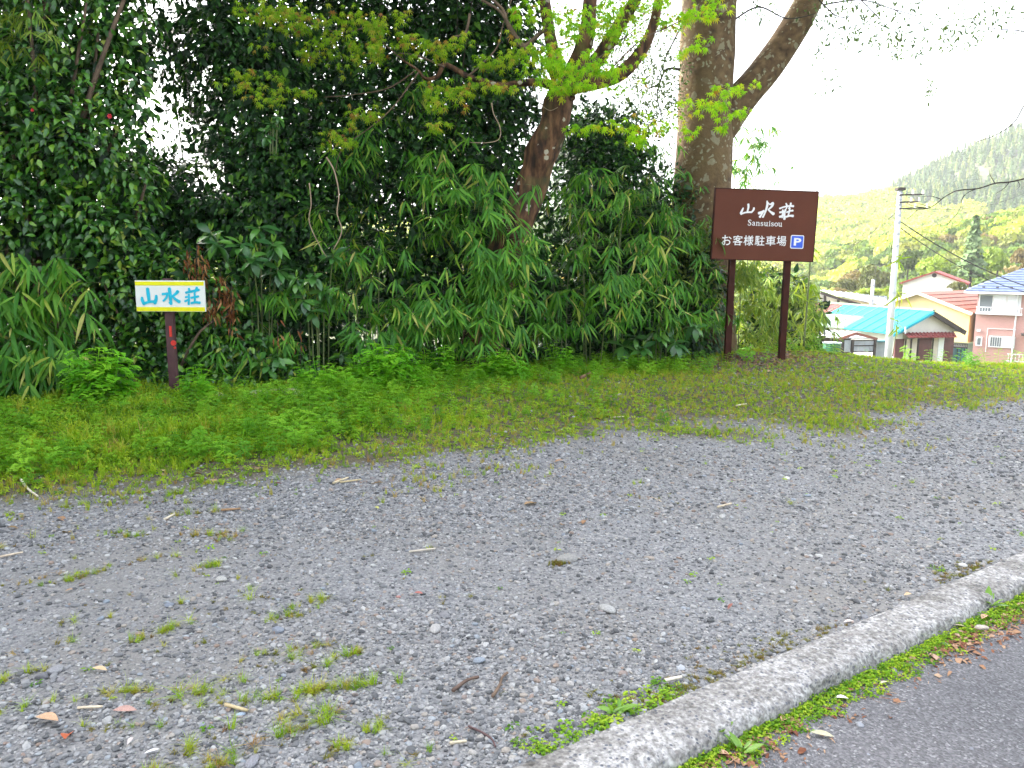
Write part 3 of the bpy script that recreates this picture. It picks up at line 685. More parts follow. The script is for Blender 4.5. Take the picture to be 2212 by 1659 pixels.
GAPS = [(365, 5, 70, 32), (360, 130, 44, 36), (352, 190, 34, 40), (437, 157, 26, 34), (446, 51, 24, 28), (352, 297, 56, 40), (446, 386, 62, 30), (410, 100, 30, 40), (395, 330, 40, 30), (590, 250, 26, 20), (1390, 120, 75, 130), (1290, 60, 22, 60), (1420, 260, 45, 50)]
def open_sky(p, soft=1.0):
    """true where the thicket is thin and the sky comes through"""
    pj = proj(p); q = np.full(len(p), 9.)
    for x, y, rx, ry in GAPS: q = np.minimum(q, np.hypot((pj[:, 0] - x) / rx, (pj[:, 1] - y) / ry))
    return rs.rand(len(p)) < np.clip(1.1 - q * .75, 0, .72) * soft
def fill(blobs, n, shell=.5, keep=True):
    """n points in a union of ellipsoids given as (picture x, y, depth, rx, ry in picture px, half depth in m); outward normals"""
    w = np.array([b[3] * b[4] * 1.0 for b in blobs]); k = rs.choice(len(blobs), n, p=w / w.sum())
    d = unit(rs.randn(n, 3)); r = rs.rand(n) ** shell
    c = np.array([P(b[0], b[1], b[2]) for b in blobs]); rad = np.array([(b[3] * b[2] / FOCAL, b[5], b[4] * b[2] / FOCAL) for b in blobs])
    p = c[k] + d * r[:, None] * rad[k]; nn = unit(d / rad[k])
    p[:, 2] = np.maximum(p[:, 2], .03 - 6 * (p[:, 1] > 14))
    if keep:
        m = ~open_sky(p); p, nn = p[m], nn[m]
    return p, nn
def broad(p, nn, droop=.55):
    """leaf directions: outwards and hanging, faces to the light"""
    n = len(p); d = unit(nn * .8 + rs.randn(n, 3) * .55 + np.array([0, -.15, -droop])); up = unit(nn * .7 + np.array([0, -.3, .8]) + rs.randn(n, 3) * .4)
    return eulers(d, up)
def stems(t, base, p, mat, m, name='branch', r0=.03, side=5):
    """m branches from the base up into the foliage"""
    mb = MB(); b0 = Vector(base); sel = p[rs.choice(len(p), min(m, len(p)), replace=False)]
    for q in sel:
        q = Vector(q); a = b0 + Vector((rs.randn() * .12, rs.randn() * .1, 0)); mid = a.lerp(q, .5) + Vector((rs.randn() * .12, rs.randn() * .12, .25))
        pts, ra = smooth_path([a, mid, q], [r0, r0 * .7, r0 * .25], 5); mb.tube(pts, ra, side)
    mb.v = [tuple(Vector(q) - b0) for q in mb.v]
    return mb.build(name, mat, t, True)
def shrub(name, label, cat, base, blobs, n, size, key, pro, n_own, mat_stem, droop=.5, big=0, group=None, m=10, r0=.03, shell=.4):
    t = thing(name, label, cat, base, 0, group); bs = tuple(base)
    p, nn = fill(blobs, n, shell); s = size * rs.uniform(.65, 1.25, len(p))
    leaves(t, key, pro, p, broad(p, nn, droop), s, bs, n_own)
    if big:
        p2, n2 = fill([(b_[0], b_[1], b_[2] + b_[5] * .35, b_[3] * .92, b_[4] * .92, b_[5]) for b_ in blobs], big, .5)
        scatter('inner_foliage', 'evergreen', P_EV, p2, broad(p2, n2, droop), size * rs.uniform(1.5, 2.5, len(p2)), None, t, 'stuff', bs)  # oversized leaves in the darkened colour, added to deepen the crown's shade
    stems(t, bs, p, mat_stem, m, 'branch', r0)
    return t

# ---------------------------------------------------------------- evergreen trees that close the view (crowns go on above the frame), and unseen ones added for shade
def gpt(x, y): p = G(x, y); p.z = float(height(p.x, p.y)); return p
def at_ground(x, Y):
    p = P(x, 700, Y); return Vector((p.x, Y, float(height(p.x, Y))))
def canopy(label, x, y, blobs, n, group='unseen trees added to shade the lot from the left'):  # unseen trees added to keep the sun off the lot
    b0 = Vector((x, y, 0)); t = thing('evergreen_tree', label, 'tree', b0, 0, group); P_, N_ = [], []
    for bx, by, bz, r_, rz_ in blobs:
        d = unit(rs.randn(n, 3)); P_.append(np.array([bx, by, bz]) + d * (rs.rand(n) ** .45)[:, None] * np.array([r_, r_, rz_])); N_.append(d)
    p, nn = np.concatenate(P_), np.concatenate(N_); p[:, 2] = np.maximum(p[:, 2], .1)
    scatter('crown', 'evergreen', P_EV, p, broad(p, nn), .34 * rs.uniform(.7, 1.3, len(p)), None, t, 'stuff', (x, y, 0))
    MB().tube([(0, 0, -.3), (.1, 0, 4), (0, 0, 9)], [.3, .24, .12], 10).build('trunk', m_dtwig, t, True)
canopy('unseen evergreen tree added to shade the lot, the one beside the thicket', -10.2, 10.5, [(-10, 10.5, 3, 2.9, 3), (-10, 10.5, 7.5, 3.1, 3), (-9.5, 10.5, 11.5, 2.9, 2.8), (-7.5, 11, 8.5, 2.4, 2.8)], 3600)
canopy('unseen evergreen tree added to shade the lot, the middle one', -10.8, 7, [(-11, 7, 3, 2.9, 3), (-11, 7, 7.2, 3.1, 3), (-11, 7, 11, 2.8, 2.6)], 4000)
canopy('unseen evergreen tree added to shade the lot, the one nearest the road', -11.2, 3.6, [(-11.4, 3.6, 3, 2.9, 3), (-11.4, 3.6, 7.2, 3.0, 3), (-11.4, 3.6, 10.8, 2.6, 2.6)], 4000)
d = unit(rs.randn(9000, 3)); kx_ = rs.randint(0, 8, 9000)  # tree row added behind the camera, blocking low sky for stronger top light
p = np.stack([-16 + kx_ * 4.6, np.full(9000, -10.), 4.5 + 3 * rs.rand(9000)], 1) + d * (rs.rand(9000) ** .4)[:, None] * np.array([2.9, 1.8, 4.2]); p[:, 2] = np.maximum(p[:, 2], 0)
tag(scatter('sky_block_wood', 'evergreen', P_EV, p, broad(p, d), .4 * rs.uniform(.7, 1.3, 9000)), 'unseen evergreen wood added behind the viewer to block sky light', 'wood')
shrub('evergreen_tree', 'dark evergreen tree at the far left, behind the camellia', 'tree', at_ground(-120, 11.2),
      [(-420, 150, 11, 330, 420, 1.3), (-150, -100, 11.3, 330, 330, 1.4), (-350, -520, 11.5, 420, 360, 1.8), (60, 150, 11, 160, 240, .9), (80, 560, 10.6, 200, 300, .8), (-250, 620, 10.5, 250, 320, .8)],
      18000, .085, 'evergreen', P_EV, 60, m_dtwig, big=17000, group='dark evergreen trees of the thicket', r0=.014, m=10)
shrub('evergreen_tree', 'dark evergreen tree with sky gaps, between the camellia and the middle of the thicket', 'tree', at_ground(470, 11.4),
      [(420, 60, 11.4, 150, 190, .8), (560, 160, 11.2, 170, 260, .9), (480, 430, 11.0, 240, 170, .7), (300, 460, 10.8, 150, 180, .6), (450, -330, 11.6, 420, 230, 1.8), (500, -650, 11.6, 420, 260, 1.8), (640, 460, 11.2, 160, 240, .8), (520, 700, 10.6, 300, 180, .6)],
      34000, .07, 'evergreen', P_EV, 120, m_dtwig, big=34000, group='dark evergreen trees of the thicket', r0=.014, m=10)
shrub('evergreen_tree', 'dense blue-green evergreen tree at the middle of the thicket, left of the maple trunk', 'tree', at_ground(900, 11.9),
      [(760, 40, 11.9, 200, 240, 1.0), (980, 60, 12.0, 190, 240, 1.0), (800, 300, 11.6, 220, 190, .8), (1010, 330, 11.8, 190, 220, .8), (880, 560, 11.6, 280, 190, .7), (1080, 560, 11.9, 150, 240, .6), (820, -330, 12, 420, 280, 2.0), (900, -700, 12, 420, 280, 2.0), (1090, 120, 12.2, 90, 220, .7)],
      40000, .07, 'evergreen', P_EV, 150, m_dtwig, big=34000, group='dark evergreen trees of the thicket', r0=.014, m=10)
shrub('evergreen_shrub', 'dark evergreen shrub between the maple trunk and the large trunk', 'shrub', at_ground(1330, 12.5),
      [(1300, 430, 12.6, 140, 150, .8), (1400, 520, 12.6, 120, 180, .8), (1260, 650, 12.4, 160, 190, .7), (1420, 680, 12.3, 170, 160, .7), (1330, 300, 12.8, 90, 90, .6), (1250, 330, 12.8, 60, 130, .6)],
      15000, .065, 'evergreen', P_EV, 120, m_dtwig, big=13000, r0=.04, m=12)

def crest_y(xd, dv):                                # the depth at which the view along picture column xd passes the crest
    for Y in np.arange(6, 16, .1):
        p = P(xd, 700, Y); u_, v_ = uv_of(p.x, p.y)
        if v_ > v_crest(u_) + dv: break
    return float(Y)
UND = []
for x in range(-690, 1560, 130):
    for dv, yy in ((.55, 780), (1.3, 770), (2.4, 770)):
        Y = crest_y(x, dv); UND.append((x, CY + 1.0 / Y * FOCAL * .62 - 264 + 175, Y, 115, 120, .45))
shrub('undergrowth', 'dark undergrowth filling the foot of the whole thicket', 'undergrowth', at_ground(700, 11.4), UND, 20000, .08, 'evergreen', P_EV, 0, m_dtwig, big=26000, r0=.01, m=0)  # its leaves carry the colour darkened for shade
# ---------------------------------------------------------------- camellia at the left and the low evergreen round the small sign
cam_t = shrub('camellia_tree', 'glossy camellia tree with two red flowers, filling the upper left', 'tree', at_ground(90, 9.7),
      [(60, 120, 9.8, 150, 130, .7), (200, 120, 9.9, 120, 120, .6), (90, 290, 9.4, 170, 140, .6), (200, 330, 9.5, 130, 140, .55), (70, 470, 9.3, 150, 130, .5), (210, 500, 9.3, 120, 100, .45), (-60, 330, 9.5, 140, 320, .7), (270, 70, 10, 90, 80, .4), (280, 230, 9.9, 60, 110, .4), (290, 400, 9.6, 70, 90, .4), (120, -160, 9.9, 260, 220, .9)],
      11500, .095, 'camellia', P_CAM, 300, m_twig, big=2600, r0=.05, m=16)
low_t = shrub('evergreen_shrub', 'low glossy-leaved shrub behind the yellow and white sign', 'shrub', at_ground(350, 9.35),
      [(250, 640, 9.3, 130, 100, .4), (350, 760, 9.25, 190, 95, .3), (430, 640, 9.3, 110, 90, .35), (230, 780, 9.15, 120, 90, .3), (480, 760, 9.35, 110, 100, .3), (330, 570, 9.4, 120, 60, .3), (300, 835, 8.75, 110, 36, .25), (190, 845, 8.6, 90, 36, .25), (450, 825, 9.0, 110, 36, .25), (600, 805, 9.3, 110, 40, .25), (90, 850, 8.4, 90, 34, .25)],
      5200, .088, 'camellia', P_CAM, 300, m_twig, big=1200, r0=.02, m=12)
m_petal = plain('red_petal', (.55, .02, .03), .5, .2)
def flower(t, p, s, base):
    mb = MB()
    for ring, (k, rr, tl) in enumerate(((6, .5, .2), (5, .28, .6))):
        for i in range(k):
            a = 6.283 * i / k + ring * .5; c, sn = math.cos(a), math.sin(a)
            mb.quad((0, 0, 0), ((c * .6 - sn * .5) * rr, -tl * .25, (sn * .6 + c * .5) * rr), (c * rr * 1.15, -tl * .35, sn * rr * 1.15), ((c * .6 + sn * .5) * rr, -tl * .25, (sn * .6 - c * .5) * rr))
    o = mb.build('flower', m_petal, t); o.location = Vector(p) - Vector(base); o.scale = (s, s, s)
flower(cam_t, P(237, 251, 8.78), .05, cam_t.location); flower(cam_t, P(70, 238, 8.75), .035, cam_t.location)

# ---------------------------------------------------------------- bamboo
def bamboo(label, base, blobs, fans, size, key='bamboo', pro=None, n_own=300, inner=.5, nm='bamboo_clump', pend=.62, culm=6, mat=None):
    pro = pro or P_BAM; t = thing(nm, label, 'bamboo', base, 0, None if nm != 'bamboo_clump' else 'bamboo clumps in the thicket'); bs = np.array(base)
    fans = int(fans * .95); p, nn = fill(blobs, max(6, fans // 6), .3)
    m4 = rs.randint(0, len(p), fans); nn = unit(nn[m4] + rs.randn(fans, 3) * .25)
    p = p[m4] + rs.randn(fans, 3) * np.array([.13, .07, .09]) + np.array([0, -.04, 0]); p[:, 2] = np.maximum(p[:, 2], .12 - 6 * (p[:, 1] > 14))
    n = len(p); k = 7; out = unit(np.stack([nn[:, 0] + rs.randn(n) * .5, nn[:, 1] * .7 - .55 + rs.randn(n) * .3, np.zeros(n)], 1))
    c = np.repeat(p, k, 0); o = np.repeat(out, k, 0); m = n * k
    side = np.stack([-o[:, 1], o[:, 0], np.zeros(m)], 1)
    a = np.tile(np.linspace(-1, 1, k), n) * np.repeat(rs.uniform(.6, 1.25, n), k) + rs.randn(m) * .09
    dr = np.repeat(rs.uniform(.35, 1.5, n), k) * pend + rs.randn(m) * .12
    d = o * np.cos(a)[:, None] * .75 + side * np.sin(a)[:, None] * .85 + np.array([0, 0, -1.]) * dr[:, None]
    up = unit(o * .9 + np.array([0, 0, .7]) + rs.randn(m, 3) * .16)
    c = c + side * (a * .02)[:, None] + rs.randn(m, 3) * .015
    keep = rs.rand(m) < .82
    c, d, up = c[keep], d[keep], up[keep]; s = size * rs.uniform(.6, 1.1, len(c)) * .86
    leaves(t, key, pro, c, eulers(d, up), s, tuple(base), n_own)
    mb = MB(); b0 = Vector(base)
    for q in p[rs.choice(n, min(culm, n), replace=False)]:
        q = Vector(q) - b0; a0 = Vector((q.x * rs.uniform(.3, .9), q.y * .4 + rs.uniform(0, .3), 0)); mid = Vector((a0.x * .6 + q.x * .4, q.y + .15, q.z * .75))
        pts, ra = smooth_path([a0, mid, q], [.009, .008, .003], 6); mb.tube(pts, ra, 5)
    if len(mb.v): mb.build('culm', mat or m_culm, t, True)
    mb = MB()
    for q, o_ in list(zip(p, out))[:420]:                          # the twig each fan hangs from
        q = Vector(q) - b0; mb.tube([q + Vector(-o_ * rs.uniform(.1, .3) + np.array([0, 0, rs.uniform(-.06, .05)])), q], [.003, .0016], 3, False)
    mb.build('twig', mat or m_culm, t, kind='stuff')
    return t
def gp(x, Y): return at_ground(x, Y)
bamboo('bamboo clump with broad hanging leaves at the lower left edge, beside the small sign', gp(40, 8.6), [(40, 640, 8.5, 130, 90, .3), (70, 730, 8.4, 110, 80, .3), (20, 760, 8.4, 110, 90, .3), (120, 600, 8.6, 70, 60, .2), (60, 820, 8.25, 110, 50, .2), (90, 660, 8.35, 80, 60, .2), (110, 770, 8.25, 60, 60, .2), (-90, 700, 8.6, 120, 170, .3)], 230, .35)
bamboo('bamboo clump in shade between the small sign and the aucuba bushes', gp(560, 9.7), [(590, 690, 9.5, 90, 70, .3), (520, 790, 9.3, 90, 50, .25), (640, 800, 9.5, 80, 60, .3), (480, 720, 9.5, 70, 60, .25), (570, 600, 9.8, 90, 80, .3)], 90, .26)
bamboo('bamboo clump left of centre, its lowest fans hanging over the feathery weeds', gp(790, 10), [(790, 560, 9.9, 100, 90, .35), (840, 650, 9.8, 110, 80, .35), (760, 680, 9.7, 80, 70, .3), (860, 740, 9.8, 80, 50, .25), (740, 500, 10, 70, 90, .3), (700, 700, 9.8, 80, 60, .3)], 150, .29)
bamboo('large bamboo clump at the centre, in front of the leaning maple trunk', gp(1020, 10.7), [(1000, 450, 10.2, 110, 90, .4), (980, 560, 10.1, 110, 90, .4), (1080, 560, 10.1, 90, 90, .35), (1020, 660, 10.1, 110, 80, .35), (960, 720, 10.2, 80, 50, .3), (1100, 640, 10.3, 80, 70, .3), (1080, 720, 10.3, 70, 50, .3), (1110, 540, 10.2, 70, 50, .25), (1090, 620, 10.2, 80, 60, .25), (1070, 700, 10.15, 90, 60, .25), (1060, 770, 10.2, 80, 30, .2), (1045, 660, 10.0, 50, 50, .2), (1040, 730, 10.0, 50, 40, .2), (960, 360, 10.6, 110, 70, .35), (1060, 420, 10.4, 60, 60, .3)], 500, .29)
bamboo('dense bamboo clump right of the maple trunk', gp(1290, 11.4), [(1290, 480, 11.3, 80, 90, .4), (1350, 430, 11.5, 90, 90, .4), (1280, 600, 11.1, 90, 80, .4), (1370, 560, 11.2, 100, 90, .4), (1260, 660, 11.1, 80, 50, .3), (1360, 650, 11.1, 90, 60, .35), (1250, 400, 11.7, 60, 80, .3), (1200, 700, 11.2, 60, 60, .3)], 260, .29)
bamboo('bamboo clump at the foot of the large trunk, left of the brown sign', gp(1480, 11.9), [(1440, 540, 11.6, 90, 90, .4), (1500, 620, 11.6, 100, 90, .4), (1430, 660, 11.5, 80, 70, .35), (1540, 700, 11.7, 50, 70, .3), (1460, 740, 11.6, 70, 40, .3), (1390, 480, 11.9, 60, 70, .3)], 210, .28)
bamboo('tall narrow-leaved bamboo hanging left of the large trunk at mid height', gp(1330, 13), [(1330, 330, 12.9, 110, 60, .4), (1410, 410, 12.7, 60, 90, .4), (1270, 290, 13, 60, 70, .3), (1180, 300, 12.6, 60, 110, .3)], 130, .24, n_own=150)
bamboo('dim tall bamboo behind the maple at the middle of the thicket', gp(960, 12.2), [(960, 240, 11.4, 100, 60, .4), (860, 420, 11.2, 90, 90, .4), (740, 330, 11.2, 90, 90, .4), (900, 640, 10.9, 80, 80, .3), (1130, 760, 11.3, 100, 50, .3)], 130, .28, n_own=150)
bamboo('sunlit pale bamboo grass behind the posts of the brown sign', gp(1650, 13.2), [(1620, 640, 12.9, 60, 70, .4), (1660, 700, 12.9, 70, 60, .4), (1610, 600, 13, 50, 60, .3), (1720, 720, 13.2, 50, 50, .4), (1700, 640, 13.3, 50, 50, .4), (1745, 660, 13.3, 34, 50, .3), (1750, 730, 13.3, 40, 40, .3), (1640, 750, 12.8, 60, 30, .3)], 300, .24, 'pale_bamboo', P_BAMY, 200)
bamboo('wispy bamboo tips against the sky right of the large trunk', gp(1640, 14.5), [(1650, 290, 14.4, 40, 30, .3), (1600, 330, 14.4, 40, 40, .3), (1630, 390, 14.3, 50, 30, .3), (1590, 270, 14.5, 30, 40, .3), (1680, 310, 14.4, 26, 20, .2), (1600, 410, 14.3, 40, 30, .3)], 90, .22, n_own=60, culm=6)
bamboo('bamboo sprig at the top left corner of the picture', gp(60, 9.4), [(60, 90, 8.85, 60, 40, .2), (110, 60, 8.9, 50, 30, .2), (40, 60, 8.9, 50, 30, .2)], 26, .22, 'pale_bamboo', P_BAMY, 80, culm=0)
# a single bare culm rising behind the right edge of the brown sign
def wand(label, pts, r, D, fansat, cat='bamboo'):
    q = [P(x, y, D) for x, y in pts]; b0 = Vector(q[0]); t = thing('bamboo_stalk', label, cat, b0)
    pp, ra = smooth_path([a - b0 for a in q], np.linspace(r, r * .35, len(q)).tolist(), 5); MB().tube(pp, ra, 6).build('culm', m_culm, t, True)
    c, d, up = [], [], []
    for i in fansat:
        for k in range(6):
            c.append(q[i] + Vector(rs.randn(3) * .03)); a = rs.uniform(-1.3, 1.3); d.append((math.sin(a), -.4 * rs.rand(), rs.uniform(-.9, .5))); up.append((0, -1, .5))
    if c: leaves(t, 'pale_bamboo', P_BAMY, np.array(c), eulers(d, up), .22 * rs.uniform(.7, 1.2, len(c)), tuple(b0), len(c))
wand('slender green bamboo stalk rising past the right edge of the brown sign', [(1736, 748), (1744, 650), (1752, 540), (1762, 440), (1766, 400)], .016, 12.6, [2, 1])
wand('thin young bamboo shoot between the brown sign and the utility pole', [(1928, 770), (1938, 700), (1944, 640), (1940, 560)], .008, 13.5, [1, 2, 3])

# ---------------------------------------------------------------- aucuba bushes: rosettes of big toothed leaves
def aucuba(label, base, heads, size):
    t = thing('aucuba_bush', label, 'bush', base, 0, 'aucuba bushes at the foot of the thicket'); bs = Vector(base); mb = MB()
    P_, D_, U_, S_ = [], [], [], []; Pn, Dn, Un, Sn = [], [], [], []
    for hx, hy, hY in heads:
        h = P(hx, hy, hY); mb.tube(smooth_path([Vector(((h.x - bs.x) * .5, (h.y - bs.y) * .5, 0)), (h - bs) * .6 + Vector((0, .06, .1)), h - bs], [.012, .01, .007], 4)[0], .009, 5)
        k = rs.randint(9, 13)
        for i in range(k):
            a = i * 2.4 + rs.uniform(-.3, .3); el = rs.uniform(-1.0, .15) if i < k - 3 else rs.uniform(.1, .7)
            d = np.array([math.cos(a) * math.cos(el), math.sin(a) * math.cos(el) * .8 - .25, math.sin(el)])
            P_.append(np.array(h) - np.array([0, 0, rs.uniform(0, .07)])); D_.append(d); U_.append(np.array([d[0] * .4, -.45, 1.]) + rs.randn(3) * .15); S_.append(size * rs.uniform(.75, 1.2))
        for i in range(4):
            a = rs.uniform(0, 6.28); Pn.append(np.array(h) + np.array([0, 0, .01])); Dn.append((math.cos(a) * .45, math.sin(a) * .45, 1)); Un.append((math.cos(a), math.sin(a) - .5, -.4)); Sn.append(size * rs.uniform(.35, .55))
    n = len(P_); pieces('leaf', P_AUC, np.array(P_), eulers(D_, U_), np.array(S_), rs.randint(0, 3, n), t, tuple(bs))
    n = len(Pn); pieces('young_leaf', P_AUCN, np.array(Pn), eulers(Dn, Un), np.array(Sn), np.zeros(n, int), t, tuple(bs))
    mb.build('stem', m_culm, t, True)
aucuba('tall aucuba bush right of the small sign with the biggest toothed leaves', gp(560, 9.6), [(520, 525, 9.3), (545, 555, 9.2), (470, 520, 9.4), (590, 525, 9.4), (600, 580, 9.4), (455, 500, 9.5), (560, 490, 9.5)], .2)
aucuba('dark aucuba bush with pale shoots, second from the small sign', gp(690, 9.7), [(640, 600, 9.4), (680, 590, 9.4), (655, 640, 9.3), (700, 625, 9.4), (720, 550, 9.6), (675, 665, 9.3)], .17)
aucuba('low aucuba bush on the ground right of the small sign', gp(590, 9.2), [(580, 790, 9.0), (600, 770, 9.1), (560, 780, 9.05)], .19)
aucuba('aucuba bush behind the feathery weeds at the centre', gp(790, 9.9), [(800, 745, 9.6), (770, 735, 9.6), (830, 740, 9.65), (740, 760, 9.6), (750, 720, 9.7)], .16)
aucuba('aucuba bush with dark leaves under the bamboo, left of the brown sign', gp(1420, 11.5), [(1370, 725, 11.2), (1420, 715, 11.2), (1460, 735, 11.2), (1390, 750, 11.1), (1500, 700, 11.3), (1440, 690, 11.3), (1345, 745, 11.2)], .2)
aucuba('half-hidden aucuba bush right of the maple trunk', gp(1220, 11.6), [(1190, 590, 11.4), (1230, 560, 11.5), (1210, 640, 11.4)], .17)
aucuba('bright young aucuba sprig in the middle of the sky gap', P(590, 335, 9.8), [(585, 265, 9.6), (600, 250, 9.6), (575, 285, 9.6)], .11)

# ---------------------------------------------------------------- maple
def limb(mb, pts, rads, D, b0, sides=12, n=7, wob=.05):
    q = [(P(x, y, d) if d else None) for (x, y), d in zip(pts, D if isinstance(D, (list, tuple)) else [D] * len(pts))]
    pp, ra = smooth_path([a - b0 for a in q], rads, n); mb.tube(pp, ra, sides, True, wob)
mb0 = at_ground(1085, 11.2)
mt = thing('maple_tree', 'leaning maple tree with reddish bark and fresh yellow-green leaves', 'tree', mb0)
mb = MB(); limb(mb, [(1035, 790), (1062, 640), (1100, 530), (1122, 465), (1158, 375), (1170, 330), (1196, 270), (1206, 225), (1222, 170)], [.30, .27, .25, .225, .20, .215, .185, .19, .16], [11.2, 11.1, 11, 10.95, 10.9, 10.85, 10.8, 10.8, 10.8], mb0, 18, 8, .07); mb.build('trunk', m_mbark, mt, True)
for pts, rad in (([(1215, 200), (1196, 120), (1185, 60), (1172, -40), (1150, -260)], [.12, .085, .075, .07, .05]),
                 ([(1218, 200), (1250, 130), (1268, 70), (1275, 0), (1290, -220)], [.14, .12, .10, .09, .06]),
                 ([(1228, 190), (1290, 130), (1340, 50), (1385, -30), (1450, -240)], [.13, .10, .085, .075, .05]),
                 ([(1235, 185), (1330, 165), (1385, 110), (1415, 40), (1430, -60), (1440, -240)], [.11, .095, .075, .06, .055, .04]),
                 ([(1205, 190), (1165, 178), (1120, 180), (1085, 185), (1050, 178), (1010, 165), (975, 145), (958, 140), (945, 165), (920, 170), (900, 150), (870, 130)], [.07, .05, .042, .04, .038, .036, .033, .03, .026, .022, .018, .012]),
                 ([(1200, 210), (1240, 213), (1220, 200), (1190, 185), (1180, 165)], [.03, .026, .022, .018, .014])):
    mb = MB(); limb(mb, pts, rad, 10.7, mb0, 10); mb.build('limb', m_mbark, mt, True)
mb = MB()
for pts, r_ in (([(1140, 110), (1100, 60), (1085, 20), (1040, -20)], .03), ([(1180, 60), (1130, 100), (1110, 70), (1080, 25), (1040, 0)], .03), ([(960, 145), (900, 120), (860, 115)], .015), ([(1010, 165), (1040, 140), (1075, 100), (1085, 60), (1105, 0)], .014), ([(905, 155), (850, 230), (800, 275), (740, 320), (725, 370)], .011), ([(900, 150), (840, 190), (760, 205), (700, 210)], .010), ([(870, 130), (830, 95), (790, 60)], .010), ([(790, 60), (730, 70), (670, 50)], .010), ([(1300, 170), (1380, 90), (1440, 60), (1500, 30)], .012), ([(1240, 150), (1300, 120), (1400, 40)], .012), ([(1015, 30), (1005, 70), (975, 80)], .02)):
    limb(mb, pts, np.linspace(r_, r_ * .5, len(pts)).tolist(), 10.4, mb0, 6)
mb.build('twigs', m_twig, mt, True, 'stuff')
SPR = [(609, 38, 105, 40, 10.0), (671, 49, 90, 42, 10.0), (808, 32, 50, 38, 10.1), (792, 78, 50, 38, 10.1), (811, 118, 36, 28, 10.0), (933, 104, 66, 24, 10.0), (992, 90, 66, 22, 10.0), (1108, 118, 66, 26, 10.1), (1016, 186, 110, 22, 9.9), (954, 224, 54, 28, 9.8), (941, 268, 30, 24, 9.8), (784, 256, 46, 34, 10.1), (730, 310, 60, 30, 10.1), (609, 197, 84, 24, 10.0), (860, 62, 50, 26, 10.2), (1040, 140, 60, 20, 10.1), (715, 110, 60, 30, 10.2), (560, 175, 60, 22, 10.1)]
SPR_B = [(1190, 122, 62, 46, 10.0), (1236, 152, 112, 36, 9.9), (1298, 166, 60, 26, 9.95), (1271, 32, 60, 40, 10.2), (1266, 76, 56, 34, 10.1), (1341, 58, 70, 36, 10.3), (1347, 276, 92, 26, 10.2), (1363, 302, 36, 22, 10.2), (1528, 226, 54, 28, 10.4), (1566, 246, 34, 20, 10.4), (1498, 104, 34, 18, 10.4), (1487, 284, 24, 13, 10.4), (1509, 12, 60, 24, 10.4), (1494, 36, 34, 16, 10.4), (1622, 192, 28, 14, 10.4), (1400, 20, 60, 34, 10.5), (1150, 40, 50, 40, 10.3), (1440, 50, 40, 26, 10.4), (1220, 195, 70, 18, 9.95), (1560, 200, 30, 18, 10.4)]
def sprays(spr, per, size):
    Pp, Dd, Uu, S = [], [], [], []
    for x, y, rx, ry, D in spr:
        n = int(per * rx * ry / 1000) + 6; c = np.array(P(x, y, D)); k = D / FOCAL
        sub = rs.randn(max(3, n // 9), 2) * .5                      # leaves sit in little tiers along twigs
        j = rs.randint(0, len(sub), n); q = sub[j] + rs.randn(n, 2) * .16
        p = c + np.stack([q[:, 0] * rx * k, rs.randn(n) * .16, q[:, 1] * ry * k], 1); a = rs.uniform(0, 6.28, n)
        Pp.append(p); Dd.append(np.stack([np.cos(a) * .8, np.sin(a) * .4 - .2, -.35 - rs.rand(n) * .7], 1)); Uu.append(np.stack([rs.randn(n) * .35, -1.0 + rs.randn(n) * .3, np.ones(n) * .75], 1)); S.append(size * rs.uniform(.65, 1.2, n))
    return np.concatenate(Pp), eulers(np.concatenate(Dd), np.concatenate(Uu)), np.concatenate(S)
p1, r1, s1 = sprays(SPR_B, 44, .078); leaves(mt, 'maple', P_MAP, p1, r1, s1, tuple(mb0), 200)
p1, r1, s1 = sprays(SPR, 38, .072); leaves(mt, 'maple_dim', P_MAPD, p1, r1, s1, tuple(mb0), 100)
p1, nn = fill([(1250, -250, 10.8, 330, 190, 1.4), (800, -210, 10.4, 330, 140, 1.2)], 5000, .5, False); scatter('crown', 'maple', P_MAP, p1, broad(p1, nn, .2), .1 * rs.uniform(.7, 1.3, len(p1)), None, mt, 'stuff', tuple(mb0))

# ---------------------------------------------------------------- the large grey-brown tree
tb0 = at_ground(1515, 13.0)
bt = thing('broadleaf_tree', 'large tree with thick lichen-spotted trunk forking behind the brown sign', 'tree', tb0)
mb = MB(); limb(mb, [(1515, 800), (1512, 660), (1513, 500), (1517, 400), (1522, 300), (1524, 200), (1528, 100), (1532, 0), (1534, -150), (1530, -420)], [.62, .53, .485, .45, .43, .415, .42, .41, .38, .25], 13.0, tb0, 28, 10, .012); mb.build('trunk', m_bark, bt, True)
for pts, rad, sd in (([(1530, 330), (1560, 275), (1600, 215), (1650, 155), (1700, 85), (1740, 15), (1775, -60), (1850, -260)], [.20, .25, .245, .235, .225, .21, .19, .11], 16),
                     ([(1545, 20), (1590, -10), (1640, -60), (1700, -160)], [.1, .07, .06, .04], 8)):
    mb = MB(); limb(mb, pts, rad, 13.0, tb0, sd, 9, .02); mb.build('limb', m_bark, bt, True)
mb = MB()
for pts, r_ in (([(1590, 40), (1640, 15), (1700, 40), (1760, 30)], .016), ([(1760, -10), (1800, 30), (1830, 40)], .012), ([(1780, 10), (1860, 0), (1930, 20), (2000, 40)], .012), ([(1470, 150), (1440, 150), (1425, 180), (1420, 210), (1432, 260)], .02), ([(1470, 60), (1440, 120), (1430, 150), (1418, 175)], .014), ([(1860, 0), (1900, 40), (1930, 75), (1960, 95)], .008), ([(1425, 180), (1400, 190), (1385, 170), (1360, 180), (1380, 210)], .012), ([(1930, 20), (2000, 60), (2060, 90)], .007)):
    limb(mb, pts, np.linspace(r_, r_ * .4, len(pts)).tolist(), 12.6, tb0, 6)
